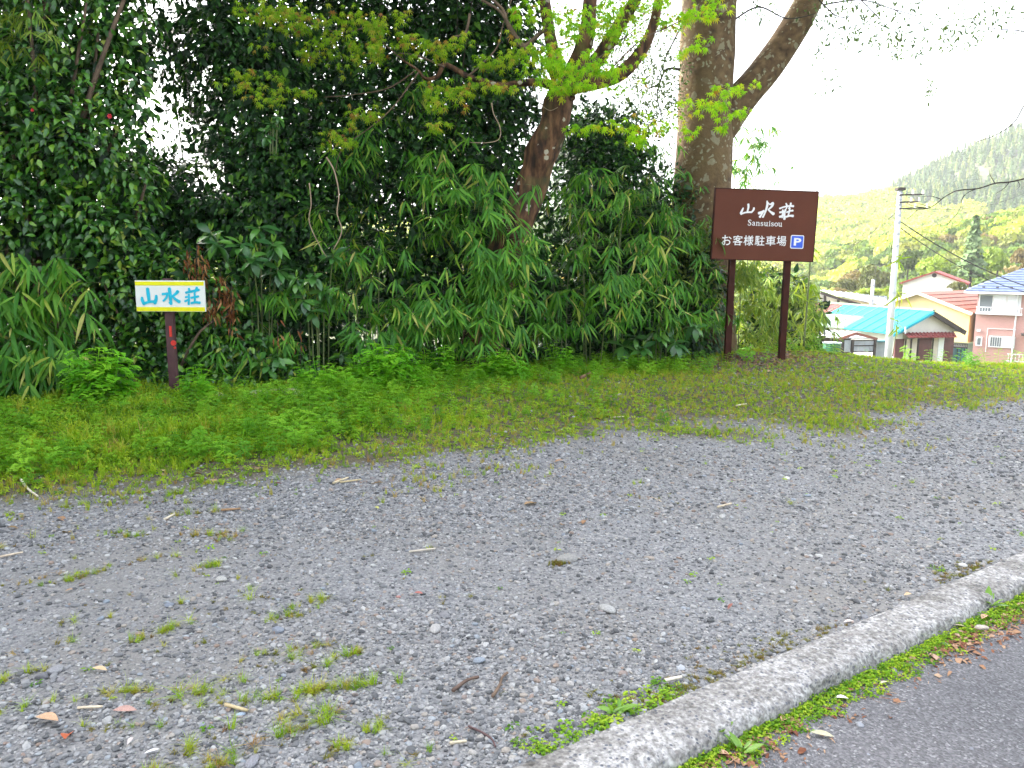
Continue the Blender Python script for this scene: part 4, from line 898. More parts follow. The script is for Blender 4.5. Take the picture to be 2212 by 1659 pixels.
mb.build('twigs', m_dtwig, bt, True, 'stuff')
LACE = [(1790, 30, 12.6, 60, 40, .5), (1850, 60, 12.6, 80, 50, .5), (1930, 70, 12.6, 80, 50, .5), (1990, 100, 12.6, 60, 30, .5), (1870, 10, 12.6, 140, 20, .5), (1630, 20, 12.6, 50, 30, .4), (2070, 60, 12.6, 60, 50, .4), (2150, 40, 12.6, 80, 40, .4), (1770, 110, 12.6, 26, 40, .3), (1790, 180, 12.6, 40, 26, .3), (2010, 190, 12.4, 12, 30, .1)]
p1, nn = fill(LACE, 1300, .5, False); leaves(bt, 'airy_leaves', P_AIR, p1, broad(p1, nn, .3), .075 * rs.uniform(.6, 1.2, len(p1)), tuple(tb0), 200)
AIRY = [(1330, 60, 12.6, 120, 110, .6), (1400, 150, 12.6, 90, 110, .6), (1390, 250, 12.6, 80, 60, .5), (1450, 200, 12.4, 30, 120, .4)]
p1, nn = fill(AIRY, 4600, .5, False); scatter('airy_foliage', 'airy_leaves', P_AIR, p1, broad(p1, nn, .3), .07 * .8 * rs.uniform(.6, 1.3, len(p1)), None, bt, 'stuff', tuple(tb0))
p1, nn = fill([(1560, -480, 13, 520, 260, 3.0), (1900, -430, 13, 420, 200, 2.6), (1250, -420, 13, 330, 240, 2.4)], 9000, .45, False); scatter('crown', 'small_leaves', P_PALE, p1, broad(p1, nn, .3), .24 * rs.uniform(.7, 1.3, len(p1)), None, bt, 'stuff', tuple(tb0))

shrub('leafy_bush', 'bright green leafy shrub hiding the foot of the large trunk, left of the brown sign', 'bush', gp(1505, 12.3), [(1515, 520, 12.2, 36, 46, .3), (1490, 590, 12.1, 46, 60, .35), (1535, 610, 12.1, 30, 60, .3), (1460, 540, 12.2, 30, 50, .3)], 1500, .085, 'small_leaves', P_PALE, 150, m_twig, .3, 300, r0=.01)
p1, nn = fill([(360, 150, 11.3, 70, 180, .7), (440, 130, 11.3, 50, 150, .6), (370, 330, 11.2, 80, 90, .6)], 900, .6, False); scatter('airy_foliage', 'evergreen', P_EV, p1, broad(p1, nn), .065 * rs.uniform(.6, 1.3, len(p1)), None, bt, 'stuff', tuple(tb0))
# ---------------------------------------------------------------- bush and bank plants at the right
shrub('leafy_bush', 'round green bush on the bank behind the brown sign', 'bush', gp(1700, 14.4), [(1690, 650, 14.2, 66, 70, .6), (1735, 690, 14.2, 46, 70, .6), (1650, 710, 14.0, 80, 70, .6), (1710, 745, 13.6, 70, 46, .5), (1640, 620, 14.2, 50, 60, .5)], 5200, .08, 'small_leaves', P_PALE, 150, m_twig, .3, 2200, r0=.015)
u = np.concatenate([rs.uniform(12.2, 22, 130), rs.uniform(9, 12, 20)]); v = v_crest(u) - .3 + rs.randn(150) * .35
lay('bank_weeds', 'sprigs', p_spr, u, v, .10 + .2 * rs.rand(150), 'straggly weeds along the top of the bank at the right', 'weeds', .25)
# feathery weed clumps that stand out
def weed_clump(label, x, y, n, r, h):
    h *= 1.15; n = int(n * 1.5)
    b0 = G(x, y); b0.z = float(lot_z(np.array([b0.x]), np.array([b0.y]))[0]); t = thing('weed_clump', label, 'weeds', b0, 0, 'feathery weed clumps at the foot of the thicket')
    q = rs.randn(n, 2) * r; s = h * rs.uniform(.55, 1.15, n) * np.exp(-(q ** 2).sum(1) / (6 * r * r)); z = np.zeros(n)
    pieces('stalk', p_wb, np.stack([q[:, 0], q[:, 1] * .5 - .05, z], 1), upright(n, .2), np.stack([s * .9, s * .9, s], 1), rs.randint(0, 4, n), t)
m_wb = leafmat('bright_weed_leaf', [(0, (.10, .33, .015)), (.5, (.17, .46, .02)), (1, (.27, .55, .03))], .6, .35, .2)
p_wb = [sprig_mesh('sprig', 270 + i, m_wb, 16) for i in range(4)]
weed_clump('wide bright clump of feathery weeds at the foot of the central bamboo', 830, 855, 46, .26, .42)
weed_clump('tall dark feathery weeds left of the post of the small sign', 225, 880, 26, .16, .46)
weed_clump('feathery weeds below the maple trunk', 1080, 830, 26, .2, .34)
weed_clump('small feathery weeds just right of the widest weed clump', 950, 830, 18, .14, .34)
weed_clump('two-stemmed feathery weeds near the fallen branch', 1215, 810, 10, .1, .34)
weed_clump('feathery weeds between the small sign post and the pale stones', 690, 860, 16, .14, .3)
weed_clump('sparse feathery weeds right beside the small sign post', 425, 880, 12, .1, .34)

# ---------------------------------------------------------------- dead fronds and vines
def dead(label, spots_, n):
    c = P(*spots_[0]); t = thing('dead_frond', label, 'dead leaves', c, 0, 'withered red-brown fronds by the small sign'); p = []
    for x, y, D in spots_: p.append(np.array(P(x, y, D)) + rs.randn(n, 3) * np.array([.035, .04, .09]))
    p = np.concatenate(p); d = unit(np.array([0, -.1, -1]) + rs.randn(len(p), 3) * .35)
    leaves(t, 'dead', P_DEAD, p, eulers(d, np.array([0, -1., .2]) + rs.randn(len(p), 3) * .4), .11 * rs.uniform(.6, 1.2, len(p)), tuple(c), 60, 'withered_foliage')
    q = MB()
    for x, y, D in spots_: q.tube([P(x + rs.randn() * 6, y + 50, D) - c, P(x, y - 40, D + .05) - c], .004, 4)
    q.build('stem', m_dtwig, t)
dead('withered frond hanging above the right corner of the small sign', [(410, 575, 9.05), (425, 570, 9.05), (440, 590, 9.1)], 26)
dead('long withered frond hanging right of the small sign', [(490, 640, 9.1), (498, 680, 9.1), (478, 615, 9.15), (500, 650, 9.1)], 24)
dead('short withered frond tucked beside the right edge of the small sign', [(460, 660, 9.0), (452, 668, 9.0)], 20)
dead('curled brown leaves low between two aucuba bushes', [(600, 730, 9.2), (650, 735, 9.3)], 7)
def vine(label, pts, r, D):
    q = [P(x, y, D) for x, y in pts]; b0 = q[0]; pp, ra = smooth_path([a - b0 for a in q], np.linspace(r, r * .6, len(q)).tolist(), 6)
    o = MB().tube(pp, ra, 5).build('vine', m_vine, None, True); o.location = b0; tag(o, label, 'vine', 'dry vines in the thicket')
vine('pale vine hanging left of centre, the longer of the pair', [(705, 340), (722, 370), (732, 420), (728, 460), (738, 500), (720, 540)], .010, 9.5)
vine('shorter pale vine twisting left of the longer one', [(668, 395), (672, 440), (668, 480), (690, 530), (706, 555)], .008, 9.5)
vine('curling vine right of the maple spray at the centre', [(1062, 222), (1066, 245), (1080, 275), (1078, 300), (1055, 308), (1015, 308)], .007, 9.9)
vine('thin white vine arching below the bamboo at the centre', [(1068, 822), (1070, 880 - 90), (1062, 770), (1050, 757)], .007, 10.4)
vine('looping thin vine at the base of the leaning trunk', [(1150, 184), (1160, 215), (1185, 238), (1205, 232)], .005, 10.4)

# broad-leaved weeds in the gutter
def broad_weed(label, x, y, n, size, zz=None):
    b0 = G(x, y, ROAD_Z if zz is None else zz); t = thing('broad_leaved_weed', label, 'weed', b0, 0, 'broad-leaved weeds along the kerb')
    a = np.arange(n) * 2.4 + rs.randn(n) * .3; el = rs.uniform(.2, 1.2, n); d = np.stack([np.cos(a) * np.cos(el), np.sin(a) * np.cos(el), np.sin(el)], 1)
    pieces('leaf', P_AUCN, rs.randn(n, 3) * np.array([.012, .012, .002]) + np.array([0, 0, .008]), eulers(d, np.array([0, -.2, 1.]) - d * .3), size * rs.uniform(.6, 1.2, n), np.zeros(n, int), t)
broad_weed('broad-leaved weed at the lower end of the gutter, the biggest one', 1540, 1598, 16, .075); broad_weed('broad-leaved weed in the gutter near the right edge', 2128, 1312, 12, .085)
broad_weed('broad-leaved weed on the gravel side of the kerb low down', 1335, 1545, 8, .06, 0.0); broad_weed('small broad-leaved weed beside the lower end of the kerb', 1640, 1530, 8, .05); broad_weed('broad-leaved sprout in the gutter at the bottom edge', 1600, 1628, 8, .06)
# ================================================================== houses in the valley (picture px of the 2212-wide photo via P)
def CR(cx, cy): return (1892 + cx / 3.016) / 1.17179, (450 + cy / 3.016) / 1.17179     # measured on an enlarged detail
def PC(cx, cy, D): x, y = CR(cx, cy); return P(x, y, D)
def slab(mb, a, b, c, d, th):                       # a plate with corners a b c d and thickness th below
    a, b, c, d = map(Vector, (a, b, c, d)); n = (b - a).cross(d - a).normalized()
    if n.z < 0 and abs(n.z) > .05: n = -n
    k = len(mb.v); mb.v += [tuple(p) for p in (a, b, c, d)] + [tuple(p - n * th) for p in (a, b, c, d)]
    mb.f += [(k, k+1, k+2, k+3), (k+7, k+6, k+5, k+4)] + [(k+i, k+4+i, k+4+(i+1) % 4, k+(i+1) % 4) for i in range(4)]
    return mb
def courses(mb, a, b, c, d, n, th, ribs=0):
    """a roof plane a-b (eave) d-c (ridge) laid in n overlapping courses, or with upright ribs"""
    a, b, c, d = map(Vector, (a, b, c, d)); nn = (b - a).cross(d - a).normalized(); nn = nn if nn.z > 0 else -nn
    for i in range(n):
        t0, t1 = i / n, (i + 1) / n + (.04 / n)
        p, q, r_, s = a.lerp(d, t0), b.lerp(c, t0), b.lerp(c, min(t1, 1)), a.lerp(d, min(t1, 1))
        slab(mb, p + nn * th, q + nn * th, r_ + nn * th * .25, s + nn * th * .25, th)
    for j in range(ribs):
        t = (j + .5) / ribs; mb.bar(a.lerp(b, t) + nn * th * 1.2, d.lerp(c, t) + nn * th * 1.2, .05, .05)
    return mb
class House:
    """local frame: x to the right along the front, y back, z up; origin at front left foot"""
    def __init__(s, name, label, org, yaw, cat='house'):
        s.o = Vector(org); s.yaw = yaw; s.t = thing(name, label, cat, org, yaw)
    def loc(s, p):                                    # world -> local
        d = Vector(p) - s.o; c, sn = math.cos(-s.yaw), math.sin(-s.yaw); return Vector((d.x * c - d.y * sn, d.x * sn + d.y * c, d.z))
    def on_front(s, x, y, fy=0.0):                    # where the view ray of a picture point meets the front wall plane
        d = ray(x, y); nrm = Vector((math.sin(s.yaw) * -1, math.cos(s.yaw), 0)); p0 = s.o + nrm * fy
        t = (p0 - Vector((0, 0, CAM_H))).dot(nrm) / d.dot(nrm); return s.loc(Vector((0, 0, CAM_H)) + d * t)
    def fc(s, cx, cy, fy=0.0): return s.on_front(*CR(cx, cy), fy)
    def part(s, mb, name, mat, kind=None, parent=None): return mb.build(name, mat, parent or s.t, kind=kind)
    def window(s, x0, x1, z0, z1, fy=0., frame=None, glass=None, mull=1, bars=0, sill=True, fw=.07):
        f = MB(); y = fy - .03
        for bx in (x0, x1): f.box((bx, y, (z0 + z1) / 2), (fw, .1, z1 - z0 + fw))
        for bz in (z0, z1): f.box(((x0 + x1) / 2, y, bz), (x1 - x0 - fw, .1, fw))
        for i in range(1, mull): f.box((x0 + (x1 - x0) * i / mull, y + .01, (z0 + z1) / 2), (fw * .7, .07, z1 - z0 - fw))
        fo = s.part(f, 'window', frame or m_alu)
        w = (x1 - x0) / mull
        for i in range(mull):
            g = MB().box((x0 + w * (i + .5), fy - .005 - .012 * (i % 2), (z0 + z1) / 2), (w - fw, .012, z1 - z0 - fw)); s.part(g, 'pane', (glass[i % len(glass)] if isinstance(glass, list) else glass) or m_glass, parent=fo)
        for i in range(bars):
            g = MB().box((x0 + (x1 - x0) * (i + .5) / bars, fy - .13, (z0 + z1) / 2), (.025, .025, z1 - z0)); s.part(g, 'bar', m_alu, parent=fo)
        return fo
m_alu = plain('white_aluminium', (.74, .75, .76), .4, .05); m_white = plain('white_plaster', (.60, .58, .54), .8, .14, .9)
m_glass, nt, b = nodes_of('window_glass'); b.inputs['Base Color'].default_value = (.16, .18, .2, 1); b.inputs['Roughness'].default_value = .08
m_curt = plain('lace_curtain', (.74, .75, .78), .9, .06, 20); m_grey = plain('grey_metal', (.34, .36, .40), .5, .12); m_dk = plain('dark_timber', (.035, .026, .022), .8, .3, 5)
m_cream = plain('cream_plaster', (.52, .43, .20), .85, .13, .8); m_cyan = plain('cyan_roof_paint', (.0, .30, .42), .75, .22, 1.2); m_mint = plain('faded_green_roof', (.17, .26, .18), .8, .14, 2.5)
m_rust = plain('rusty_roof', (.16, .035, .035), .8, .3, 3); m_redroof = plain('red_tin', (.22, .035, .028), .75, .2, 4); m_lred = plain('weathered_red_roof', (.23, .085, .06), .85, .28, 3)
m_maroon = plain('maroon_board', (.10, .025, .025), .6, .2, 4); m_beige = plain('beige_panel', (.52, .46, .38), .8, .1, 4); m_lgrey = plain('pale_grey_roof', (.30, .32, .36), .75, .25, 1.2)
m_teal = plain('teal_tank', (.03, .13, .16), .5, .15); m_conc = plain('foundation_concrete', (.50, .50, .48), .9, .1, 4)
m_tile, nt, b = nodes_of('blue_roof_tile')
t1 = tex(nt, 'Noise', 3, coords(nt), Detail=4.0); L(nt, ramp(nt, [(.3, (.06, .085, .17)), (.7, (.10, .135, .23))], t1.outputs[0]).outputs[0], b.inputs['Base Color']); b.inputs['Roughness'].default_value = .65
m_pink, nt, b = nodes_of('pink_siding')
co = coords(nt); br = tex(nt, 'Brick', 1.0, co); mp = nt.nodes.new('ShaderNodeMapping'); mp.inputs['Rotation'].default_value = (R(90), 0, 0); L(nt, co, mp.inputs[0]); L(nt, mp.outputs[0], br.inputs['Vector'])
br.inputs['Color1'].default_value = (.50, .285, .25, 1); br.inputs['Color2'].default_value = (.46, .26, .23, 1); br.inputs['Mortar'].default_value = (.38, .21, .185, 1); br.inputs['Scale'].default_value = 4.5; br.inputs['Mortar Size'].default_value = .018
L(nt, br.outputs[0], b.inputs['Base Color']); b.inputs['Roughness'].default_value = .75

# pink two-storey house
w0 = PC(1705, 1455, 55); h = House('pink_house', 'pink two-storey house with blue-grey tiled roof at the right edge', w0, R(-31))
ze = h.fc(1705, 862).z; x1 = 6.2; zf = h.fc(1705, 1405).z
h.part(MB().box((x1 / 2, 3.2, (zf + ze) / 2), (x1, 6.4, ze - zf)), 'wall', m_pink)
h.part(MB().box((x1 / 2, 3.2, zf / 2 - .4), (x1 + .06, 6.46, zf + .8)), 'foundation', m_conc)
zr = ze + 1.75; ov = .75
rf = MB(); E = [Vector((-ov, -ov, ze)), Vector((x1 + ov, -ov, ze)), Vector((x1 + ov, 6.4 + ov, ze)), Vector((-ov, 6.4 + ov, ze))]; r0, r1 = Vector((3.0, 3.2, zr)), Vector((x1 - 1.5, 3.2, zr))
courses(rf, E[0], E[1], r1, r0, 11, .05); courses(rf, E[2], E[3], r0, r1, 11, .05); courses(rf, E[3], E[0], r0, r0 + Vector((0, -.01, 0)), 11, .05); courses(rf, E[1], E[2], r1 + Vector((0, .01, 0)), r1, 11, .05)
ro = h.part(rf, 'roof', m_tile)
g = MB().box((x1 / 2, -ov - .02, ze - .09), (x1 + 2 * ov, .1, .13)); g.box((-ov - .02, 3.2, ze - .09), (.1, 6.4 + 2 * ov, .13)); h.part(g, 'gutter', m_alu, parent=ro)
h.part(MB().box((x1 / 2, 3.2, ze - .06), (x1 + 2 * ov - .12, 6.4 + 2 * ov - .12, .06)), 'soffit', m_white, parent=ro)
for i in range(9):
    h.part(MB().box((-.5 + i * .8, -.32, ze + .27), (.16, .05, .09)), 'snow_guard', m_dk, parent=ro)
a, c_ = h.fc(1775, 892), h.fc(2075, 1048); h.window(a.x, c_.x, c_.z + .12, a.z, 0, None, [m_glass, m_curt, m_curt], 3)
rl = MB(); z0, z1 = c_.z + .02, h.fc(1775, 985).z
rl.box(((a.x + c_.x) / 2, -.32, z1), (c_.x - a.x + .3, .05, .06)); rl.box(((a.x + c_.x) / 2, -.2, z0 + .02), (c_.x - a.x + .3, .34, .12))
ra_ = h.part(rl, 'window_railing', m_alu)
for i in range(17): h.part(MB().box((a.x - .1 + (c_.x - a.x + .2) * i / 16, -.32, (z0 + .08 + z1 - .03) / 2), (.03, .03, z1 - z0 - .11)), 'baluster', m_alu, parent=ra_)
a, c_ = h.fc(1848, 1210), h.fc(2032, 1298); h.window(a.x, c_.x, c_.z, a.z, 0, None, [m_glass, m_curt], 2, 11)
a, c_ = h.fc(1752, 1218), h.fc(1783, 1280); h.window(a.x, c_.x, c_.z, a.z, 0, None, m_glass, 1)
a = h.fc(2068, 880); MBp = MB().tube([(a.x, -.5, ze - .1), (a.x, -.1, ze - .45), (a.x, -.1, zf)], .05, 8); h.part(MBp, 'downpipe', m_alu)
a, c_ = h.fc(1835, 1150), h.fc(2050, 1165); h.part(MB().tube([(a.x, -.05, h.fc(1835, 1330).z), (a.x, -.05, a.z), (c_.x, -.05, a.z)], .022, 6), 'conduit', m_alu)
a = h.fc(1765, 1165); h.part(MB().box((a.x, -.06, a.z), (.2, .12, .16)), 'vent_hood', m_alu)
a = h.fc(2150, 1330); h.part(MB().box((a.x + .6, -.02, (zf + h.fc(2100, 1200).z) / 2), (1.1, .04, h.fc(2100, 1200).z - zf)), 'door', m_maroon)
a = h.fc(2095, 1190); h.part(MB().box((a.x + .8, -.6, a.z), (1.7, 1.2, .1)), 'canopy', m_dk)
# white railing of its porch
b0 = PC(1990, 1410, 50); f = thing('porch_railing', 'low white railing in front of the pink house at the right edge', 'railing', b0, R(-31))
f_h = PC(1990, 1345, 50).z - b0.z
MB().box((1.2, 0, f_h), (2.6, .05, .05)).build('rail', m_alu, f); MB().box((1.2, 0, .1), (2.6, .05, .05)).build('rail', m_alu, f)
for i in range(14): MB().box((i * .19 - .02, 0, f_h / 2 + .04), (.03, .03, f_h - .12)).build('baluster', m_alu, f)

# white gabled house
w0 = PC(1172, 985, 76); h = House('white_house', 'white gabled house with a thin red roof edge and a small round vent', w0, R(-30))
a, b_, c_ = h.fc(1185, 795), h.fc(1432, 712), h.fc(1665, 800); W = c_.x; zw = a.z; wl = MB(); dp = 9
n = len(wl.v); wl.v += [(0, 0, -2), (W, 0, -2), (W, 0, c_.z), (b_.x, 0, b_.z - .12), (0, 0, zw), (0, dp, -2), (W, dp, -2), (W, dp, c_.z), (b_.x, dp, b_.z - .12), (0, dp, zw)]
wl.f += [(0, 1, 2, 3, 4), (9, 8, 7, 6, 5), (0, 4, 9, 5), (1, 6, 7, 2)]; h.part(wl, 'wall', m_white)
for e, nm in (((-.35, zw - .10), 0), ((W + .3, c_.z - .1), 1)):
    rf = MB(); slab(rf, (e[0], -.3, e[1]), (b_.x, -.3, b_.z), (b_.x, dp + .3, b_.z), (e[0], dp + .3, e[1]), .14); h.part(rf, 'roof', m_redroof)
a = h.fc(1427, 745); v_ = MB(); v_.tube([(a.x, -.06, a.z), (a.x, .0, a.z)], .2, 12); h.part(v_, 'vent', m_dk)

# grey-roofed house at the left
w0 = PC(560, 985, 68); h = House('grey_roofed_house', 'low house with a pale grey metal roof, beside the bamboo stalk', w0, R(8))
a, b_, c_, d_ = h.fc(870, 968), h.fc(1070, 968), h.fc(1062, 905, 4.5), h.fc(560, 858, 4.5)
rf = MB(); courses(rf, h.fc(690, 905), h.fc(1075, 985), h.fc(1062, 905, 5), h.fc(555, 857, 5), 6, .05, 12); ro = h.part(rf, 'roof', m_lgrey)
wl = MB(); wl.quad(h.fc(540, 1000, .4), h.fc(1070, 1000, .4), h.fc(1068, 972, .4), h.fc(700, 915, .4), h.fc(556, 868, .4)); zz = h.fc(540, 1000, .4).z
wl.quad(h.fc(1070, 1000, .4), h.fc(1070, 1000, 5), h.fc(1060, 915, 5), h.fc(1068, 972, .4)); h.part(wl, 'wall', m_white)
for q in ((560, 880, 700, 925), (700, 925, 860, 968)): h.part(MB().bar(h.fc(q[0], q[1]), h.fc(q[2], q[3]), .14, .2), 'barge_board', m_dk)
for cx in (592, 695, 780): a, c_ = h.fc(cx, 890 + (cx - 560) * .27, .3), h.fc(cx, 985, .3); h.part(MB().bar(a, c_, .16), 'post', m_dk)

# cream house with weathered red roof
w0 = PC(1010, 1110, 62); h = House('cream_house', 'cream-walled gabled house with a weathered red roof, behind the cyan roof', w0, R(-48))
a, b_, c_ = h.fc(1030, 965), h.fc(1312, 872), h.fc(1700, 1032); dp = 10; W = c_.x; wl = MB()
wl.v += [(a.x, 0, -1), (W, 0, -1), (W, 0, c_.z - .1), (b_.x, 0, b_.z - .12), (a.x, 0, a.z - .1)] + [(a.x, dp, -1), (W, dp, -1), (W, dp, c_.z - .1), (b_.x, dp, b_.z - .12), (a.x, dp, a.z - .1)]
wl.f += [(0, 1, 2, 3, 4), (9, 8, 7, 6, 5), (0, 4, 9, 5), (1, 6, 7, 2)]; h.part(wl, 'wall', m_cream)
rb = h.fc(1712, 880, 7.0)
for i in range(6):                                     # the visible slope, laid in courses
    t0, t1 = i / 6, (i + 1) / 6 + .015; A = Vector((c_.x + .25, -.3, c_.z)); B = Vector((b_.x, -.3, b_.z)); A2 = Vector((c_.x + .25, dp, c_.z)); B2 = Vector((b_.x, dp, b_.z))
    mb = MB(); slab(mb, A.lerp(B, t0) + Vector((0, 0, .05)), A2.lerp(B2, t0) + Vector((0, 0, .05)), A2.lerp(B2, min(t1, 1)), A.lerp(B, min(t1, 1)), .06); h.part(mb, 'roof_course', m_lred)
mb = MB(); slab(mb, (a.x - .4, -.3, a.z - .14), (b_.x, -.3, b_.z), (b_.x, dp, b_.z), (a.x - .4, dp, a.z - .14), .1); h.part(mb, 'roof', m_lred)
for e0, e1 in (((a.x - .4, -.33, a.z - .2), (b_.x, -.33, b_.z - .06)), ((b_.x, -.33, b_.z - .06), (c_.x + .25, -.33, c_.z - .06))): h.part(MB().bar(e0, e1, .06, .2), 'barge_board', plain('pale_trim', (.6, .55, .45), .7))

# long low house with the patched cyan and green roof
w0 = PC(1180, 1400, 47); h = House('patched_roof_house', 'low house with a bright cyan roof patched with pale green and rusty red', w0, R(20))
ap, le, re = h.fc(1420, 1022, -.35), h.fc(1110, 1196, -.35), h.fc(1662, 1172, -.35); Ln = 11.5; dY = Vector((0, Ln, 0))
def rp(s, t): return le.lerp(ap, t) + Vector((0, Ln * s, 0))   # s along the house, t up the slope
def patch(nm, q, mat, th=.05, ribs=0):
    mb = MB(); P4 = [rp(*k) for k in q]; slab(mb, *[p + Vector((0, 0, th)) for p in P4], .07); o = h.part(mb, nm, mat); return o
patch('roof_panel', [(0, 0), (.34, 0), (.34, .55), (0, .55)], m_cyan); patch('roof_panel', [(0, .55), (.62, .55), (.62, 1), (0, 1)], m_cyan, .052)
patch('roof_panel', [(.345, 0), (1, 0), (1, .545), (.345, .545)], m_mint, .048); patch('roof_panel', [(.625, .555), (1, .555), (1, 1), (.625, 1)], m_rust, .05)
for i in range(1, 14): h.part(MB().bar(rp(i / 14, .01) + Vector((0, 0, .075)), rp(i / 14, .985) + Vector((0, 0, .075)), .03, .025), 'seam', m_cyan if i < 5 else m_mint)
mb = MB(); slab(mb, ap, re, re + dY, ap + dY, .09); h.part(mb, 'roof', m_lgrey)
h.part(MB().bar(ap + Vector((0, -.05, .08)), ap + dY + Vector((0, 0, .08)), .22, .1), 'ridge_cap', m_mint)
h.part(MB().bar(ap + Vector((0, -.03, -.1)), re + Vector((0, -.03, -.1)), .08, .26), 'barge_board', m_dk); h.part(MB().bar(ap + Vector((0, -.03, -.06)), le + Vector((0, -.03, -.06)), .08, .16), 'barge_board', m_cyan)
xl, xr = h.fc(1185, 1200).x, h.fc(1575, 1200).x; zt = h.fc(1185, 1190).z; wl = MB()
wl.v += [(xl, 0, zt), (xr, 0, zt), (xr, 0, h.fc(1575, 1140).z), (ap.x, 0, ap.z - .15), (xl, 0, h.fc(1190, 1170).z)]; wl.f.append((0, 1, 2, 3, 4)); wl.box(((xl + xr) / 2, Ln / 2, zt / 2 - .6), (xr - xl - .1, Ln - .1, zt + 1.2)); h.part(wl, 'wall', m_white)
mb = MB(); A, B = h.fc(1195, 1185), h.fc(1570, 1180); C_, D_ = h.fc(1600, 1220, -.8), h.fc(1235, 1222, -.8); courses(mb, D_, C_, Vector((xr, -.01, B.z)), Vector((xl, -.01, A.z)), 3, .03, 14); h.part(mb, 'lean_to_roof', m_redroof)
zb = h.fc(1200, 1420).z; zt2 = h.fc(1200, 1228).z
for x0, x1_, mt_, nm in ((1120, 1190, m_maroon, 'board_panel'), (1190, 1235, m_beige, 'wall_panel'), (1235, 1290, m_beige, 'wall_panel'), (1290, 1400, m_maroon, 'door'), (1400, 1450, m_beige, 'wall_panel'), (1450, 1495, m_alu, 'wall_panel'), (1495, 1570, m_maroon, 'board_panel')):
    a, c_ = h.fc(x0 + 2, 1230), h.fc(x1_ - 2, 1230); h.part(MB().box(((a.x + c_.x) / 2, -.06, (zt2 + zb) / 2 - .5), (c_.x - a.x, .08, zt2 - zb + 1)), nm, mt_)
for cx in (1192, 1236, 1290, 1400): a = h.fc(cx, 1300); h.part(MB().box((a.x, -.09, (zt2 + zb) / 2 - .5), (.08, .1, zt2 - zb + 1)), 'post', m_dk)
h.part(MB().tube([h.fc(1205, 1140, -.5), h.fc(1205, 1190, -.5)], .05, 6), 'flue', m_alu)

# open shed in front
w0 = PC(540, 1400, 43); h = House('shed', 'shabby open shed with a pale tin roof and a slatted grey shutter', w0, R(10), 'shed')
mb = MB(); courses(mb, h.fc(700, 1228), h.fc(985, 1228), h.fc(830, 1180, 2.5), h.fc(540, 1160, 2.5), 2, .04, 6); h.part(mb, 'roof', m_lgrey)
mb = MB(); courses(mb, h.fc(520, 1215), h.fc(700, 1228), h.fc(690, 1190, 1.5), h.fc(530, 1175, 1.5), 2, .04, 5); h.part(mb, 'roof', m_white)
h.part(MB().bar(h.fc(700, 1232), h.fc(830, 1188), .08, .14), 'barge_board', m_lred); h.part(MB().bar(h.fc(830, 1188), h.fc(990, 1232), .08, .14), 'barge_board', m_lred)
zb = h.fc(540, 1440).z
for cx in (545, 640, 730, 805, 975): a = h.fc(cx, 1235); h.part(MB().box((a.x, 0, (a.z + zb) / 2), (.12, .12, a.z - zb)), 'post', m_dk)
a, c_ = h.fc(812, 1242), h.fc(972, 1330); nsl = 9
for i in range(4): x0 = a.x + (c_.x - a.x) * i / 4; h.part(MB().box((x0 + (c_.x - a.x) / 8, .05, (a.z + c_.z) / 2), ((c_.x - a.x) / 4 - .03, .04, a.z - c_.z)), 'shutter_panel', m_lgrey)
for cy in (1242, 1282, 1328): z_ = h.fc(812, cy).z; h.part(MB().box(((a.x + c_.x) / 2, .01, z_), (c_.x - a.x, .06, .05)), 'shutter_rail', m_dk)
a, c_ = h.fc(735, 1242), h.fc(800, 1330); h.part(MB().box(((a.x + c_.x) / 2, .1, (a.z + c_.z) / 2), (c_.x - a.x, .05, a.z - c_.z)), 'board_panel', m_grey)
h.part(MB().box((h.fc(640, 1300).x, 1.4, (h.fc(640, 1235).z + zb) / 2), (4.0, .1, h.fc(640, 1240).z - zb)), 'back_wall', plain('dark_board', (.10, .07, .05), .8, .3))
a, c_ = h.fc(985, 1250, .6), h.fc(1070, 1340, .6); h.part(MB().box(((a.x + c_.x) / 2, .6, (a.z + zb) / 2), (c_.x - a.x, .06, a.z - zb)), 'side_panel', m_lgrey)
a, c_ = h.fc(985, 1240, .3), h.fc(1075, 1255, .3); h.part(MB().box(((a.x + c_.x) / 2, .3, (a.z + c_.z) / 2), (c_.x - a.x, .5, .08)), 'awning', m_teal)
b0 = PC(640, 1350, 41); t = thing('water_butt', 'dark green tub standing before the shabby shed', 'tub', b0); MB().tube([(0, 0, 0), (0, 0, .3), (0, 0, .62)], [.36, .42, .45], 14).build('tub', plain('green_tub', (.02, .12, .06), .5), t); MB().tube([(0, 0, .60), (0, 0, .64)], .47, 14).build('rim', m_grey, t)
# teal tank and dark railing between the houses
b0 = PC(1580, 1410, 49); t = thing('teal_tank', 'dark teal box tank between the patched roof house and the pink house', 'tank', b0); q = PC(1672, 1300, 49) - b0
MB().box((q.x / 2, .5, q.z / 2), (q.x, 1.0, q.z)).build('body', m_teal, t); MB().box((q.x / 2, .5, q.z + .03), (q.x + .06, 1.06, .07)).build('lid', m_dk, t)
for i in range(3): MB().box((q.x * (i + .5) / 3, -.012, q.z / 2), (.04, .03, q.z - .04)).build('rib', m_dk, t)
b0 = PC(1575, 1308, 51); t = thing('dark_railing', 'thin dark railing above the teal tank', 'railing', b0); q = PC(1680, 1268, 51) - b0
for z_ in (0.04, q.z): MB().box((q.x / 2, 0, z_), (q.x, .04, .05)).build('rail', m_dk, t)
for i in range(9): MB().box((q.x * i / 8, 0, q.z / 2 - .5), (.03, .03, q.z + 1.0)).build('baluster', m_dk, t)

